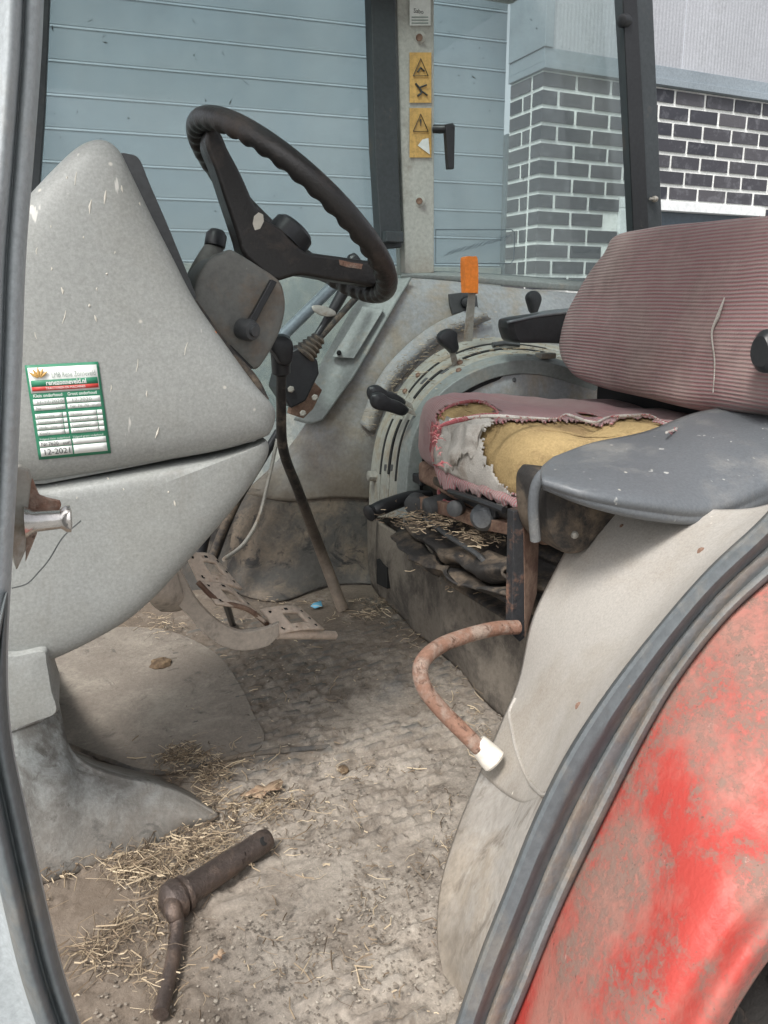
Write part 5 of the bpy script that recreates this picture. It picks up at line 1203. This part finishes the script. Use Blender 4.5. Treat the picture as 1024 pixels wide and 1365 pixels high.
# dung clump, leaves, blue scrap
def lumpy(name, c, r, mat, fl=.35, label='', cat='', group=None):
    bm = bmesh.new(); bmesh.ops.create_icosphere(bm, subdivisions=4, radius=r)
    V = []; 
    for v in bm.verts: p = v.co*(1+.35*noise.noise(v.co*60+c*7)); V.append(Vector((p.x, p.y, max(-.003, p.z*fl)))+c)
    Fs = [tuple(x.index for x in f.verts) for f in bm.faces]; bm.free()
    return tag(mk(name, V, Fs, mat), label, cat, group)
lumpy('mud_clump', fz(214, 885, .004), .024, M['clump'], .4, 'small round brown clump of mud on the mat below the dashboard', 'mud')
lumpy('mud_clump', fz(458, 1026, .003), .009, M['clump'], .7, 'tiny dark clod of mud on the floor seam', 'mud')
def leaf(c, r, rot, label):
    V = []; Fs = []; n = 18
    V.append(c+Vector((0, 0, .006)))
    for i in range(n):
        t = 2*math.pi*i/n; rr = r*(1+.3*math.cos(2*t)+.18*math.sin(5*t)); V.append(c+Vector((rr*math.cos(t+rot), rr*.6*math.sin(t+rot), .004+.006*abs(math.sin(2*t+1)))))
    for i in range(n): Fs.append((0, 1+i, 1+(i+1) % n))
    return tag(mk('dry_leaf', V, Fs, M['leaf'], solid=.0008), label, 'leaf')
leaf(fz(352, 1058, .006), .028, .3, 'curled pale brown dry leaf among the straw, left of the floor seam')
leaf(fz(292, 1280, .004), .008, .9, 'tiny dark leaf fragment beside the bent handle of the pin')
V = [fz(418, 804, .01), fz(428, 801, .014), fz(430, 808, .006), fz(420, 811, .004), fz(414, 808, .008)]
tag(mk('plastic_scrap', V, [(0, 1, 2), (0, 2, 3), (0, 3, 4)], M['blue'], solid=.001), 'small bright blue plastic scrap at the foot of the long lever', 'scrap')

# straw and chaff: nobody could count it
def stalk(p, L, rot, r, lift, bend):
    d = Vector((math.cos(rot), math.sin(rot), lift)); s = Vector((-math.sin(rot), math.cos(rot), 0))
    a = p; b = p+d*L*.5+s*bend*L; c = p+Vector((d.x, d.y, lift*.3))*L
    V = []
    for q in (a, b, c): V += [q+s*r, q+Vector((0, 0, r*1.6)), q-s*r]
    return V, [(0, 1, 4, 3), (1, 2, 5, 4), (3, 4, 7, 6), (4, 5, 8, 7), (0, 3, 5, 2), (3, 6, 8, 5)]
clusters = [  # px, py, spread x, spread y, count, length, rotation bias
 (150, 1200, 60, 40, 420, .035), (250, 1125, 60, 22, 330, .035), (110, 1250, 30, 45, 240, .035), (290, 1040, 55, 28, 420, .03), (235, 1005, 28, 10, 200, .02), (340, 1075, 40, 28, 260, .03), (180, 1160, 80, 16, 260, .035),
 (470, 815, 40, 9, 110, .03), (520, 800, 30, 10, 90, .03), (410, 800, 50, 6, 70, .03), (230, 830, 60, 10, 110, .03), (560, 840, 40, 22, 80, .03), (600, 900, 45, 45, 70, .03),
 (430, 1040, 90, 25, 150, .022), (400, 900, 90, 40, 90, .02), (500, 1150, 110, 100, 150, .022), (180, 1300, 60, 40, 90, .03), (440, 1280, 130, 60, 80, .022), (640, 980, 12, 30, 50, .02), (600, 1130, 10, 50, 40, .018)]
gsV = []; gsF = []
rs = random.Random(5)
for (cx, cy, sx_, sy_, cnt, Ln) in clusters:
    for _ in range(int(cnt*2.6)):
        px = rs.gauss(cx, sx_*.75); py = rs.gauss(cy, sy_*.75)
        if py < 795 or px < 20: continue
        z = rs.uniform(.002, .010) if rs.random() < .75 else rs.uniform(.008, .02)
        p = PZ(px, py, z)
        if p.y < .56: continue
        if noise.noise(Vector((p.x*11, p.y*11, 8))) < -.08+.25*(rs.random()-.5): continue
        V, Fs = stalk(p, Ln*(rs.uniform(.12, .6) if rs.random() < .8 else rs.uniform(.6, 1.7)), rs.uniform(0, 6.28), rs.choice((.0002, .0003, .0004, .0006, .0009)), rs.uniform(-.1, .3), rs.uniform(-.22, .22))
        k = len(gsV); gsV += V; gsF += [tuple(i+k for i in f) for f in Fs]
tag(mk('straw_litter', gsV, gsF, M['straw'], smooth=False), 'dry straw and hay scattered over the cab floor', 'straw', kind='stuff')
gsV = []; gsF = []
def chip(p, r):
    k = len(gsV); n = rs.choice((4, 5)); o = rs.uniform(0, 6)
    for i in range(n): t = o+6.283*i/n; rr = r*rs.uniform(.6, 1.2); gsV.append(p+Vector((rr*math.cos(t), rr*math.sin(t), rs.uniform(0, .3)*r)))
    gsV.append(p+Vector((rs.uniform(-.3, .3)*r, rs.uniform(-.3, .3)*r, r*.3)))
    for i in range(n): gsF.append((k+i, k+(i+1) % n, k+n))
for _ in range(3800):
    px = rs.uniform(120, 700); py = 820+ (rs.random()**.8)*560
    if rs.random() < .35: px = rs.gauss(470, 110); py = rs.gauss(1180, 90)
    p = PZ(px, py, .0015)
    if p.y < .56 or p.z > .01: continue
    if noise.noise(Vector((p.x*6, p.y*6, 3))) < -.15: continue
    chip(p+Vector((0, 0, noise.noise(Vector((p.x*3, p.y*3, 0)))*.004)), rs.uniform(.0008, .0030))
tag(mk('mud_crumbs', gsV, gsF, M['crumb'], smooth=False), 'crumbs of dried mud and chaff on the floor mat', 'dirt', kind='stuff')
# chaff caught on the seat suspension, console and ledges
gsV = []; gsF = []
def straw_on(px0, py0, sx_, sy_, plane, val, cnt, Ln=.02):
    for _ in range(cnt):
        px = rs.gauss(px0, sx_*.6); py = rs.gauss(py0, sy_*.6); p = {'X': PX, 'Y': PY, 'Z': PZ}[plane](px, py, val)
        V, Fs = stalk(p, Ln*rs.uniform(.3, 1.3), rs.uniform(0, 6.28), rs.uniform(.0005, .001), rs.uniform(-.4, .4), rs.uniform(-.2, .2)); k = len(gsV)
        gsV.extend(V); gsF.extend([tuple(i+k for i in f) for f in Fs])
straw_on(575, 690, 50, 14, 'Z', .37, 260); straw_on(640, 712, 30, 12, 'Z', .37, 150); straw_on(610, 760, 40, 20, 'Z', .25, 80)
for _ in range(420):
    t = rs.random()*4; i_ = min(3, int(t)); f_ = t-i_; A_, B_ = lo_[i_], lo_[i_+1]
    p = PY(A_[0]+(B_[0]-A_[0])*f_+rs.gauss(-6, 6), A_[1]+(B_[1]-A_[1])*f_+rs.gauss(-5, 5), A_[2]+(B_[2]-A_[2])*f_-.022)
    V, Fs = stalk(p, rs.uniform(.003, .02), rs.uniform(0, 6.28), rs.choice((.0003, .0006)), rs.uniform(-1, .3), .1); k = len(gsV); gsV.extend(V); gsF.extend([tuple(i+k for i in f) for f in Fs])
for _ in range(160):
    p = qpt(rs.uniform(.3, .95), rs.uniform(0, 1), .012); V, Fs = stalk(p, rs.uniform(.006, .03), rs.uniform(0, 6.28), .0007, rs.uniform(-.2, .2), .1); k = len(gsV); gsV.extend(V); gsF.extend([tuple(i+k for i in f) for f in Fs])
tag(mk('chaff', gsV, gsF, M['straw'], smooth=False), 'chaff caught on the seat suspension and lever console', 'straw', kind='stuff')
# hair roots / cobweb strands by the striker
tube('twig', [PY(a, b, .95) for a, b in [(16, 784), (36, 778), (52, 762), (66, 745), (84, 716), (108, 694)]], .0009, M['ink'], T, n=5, res=24)
print('bricks', ncnt)
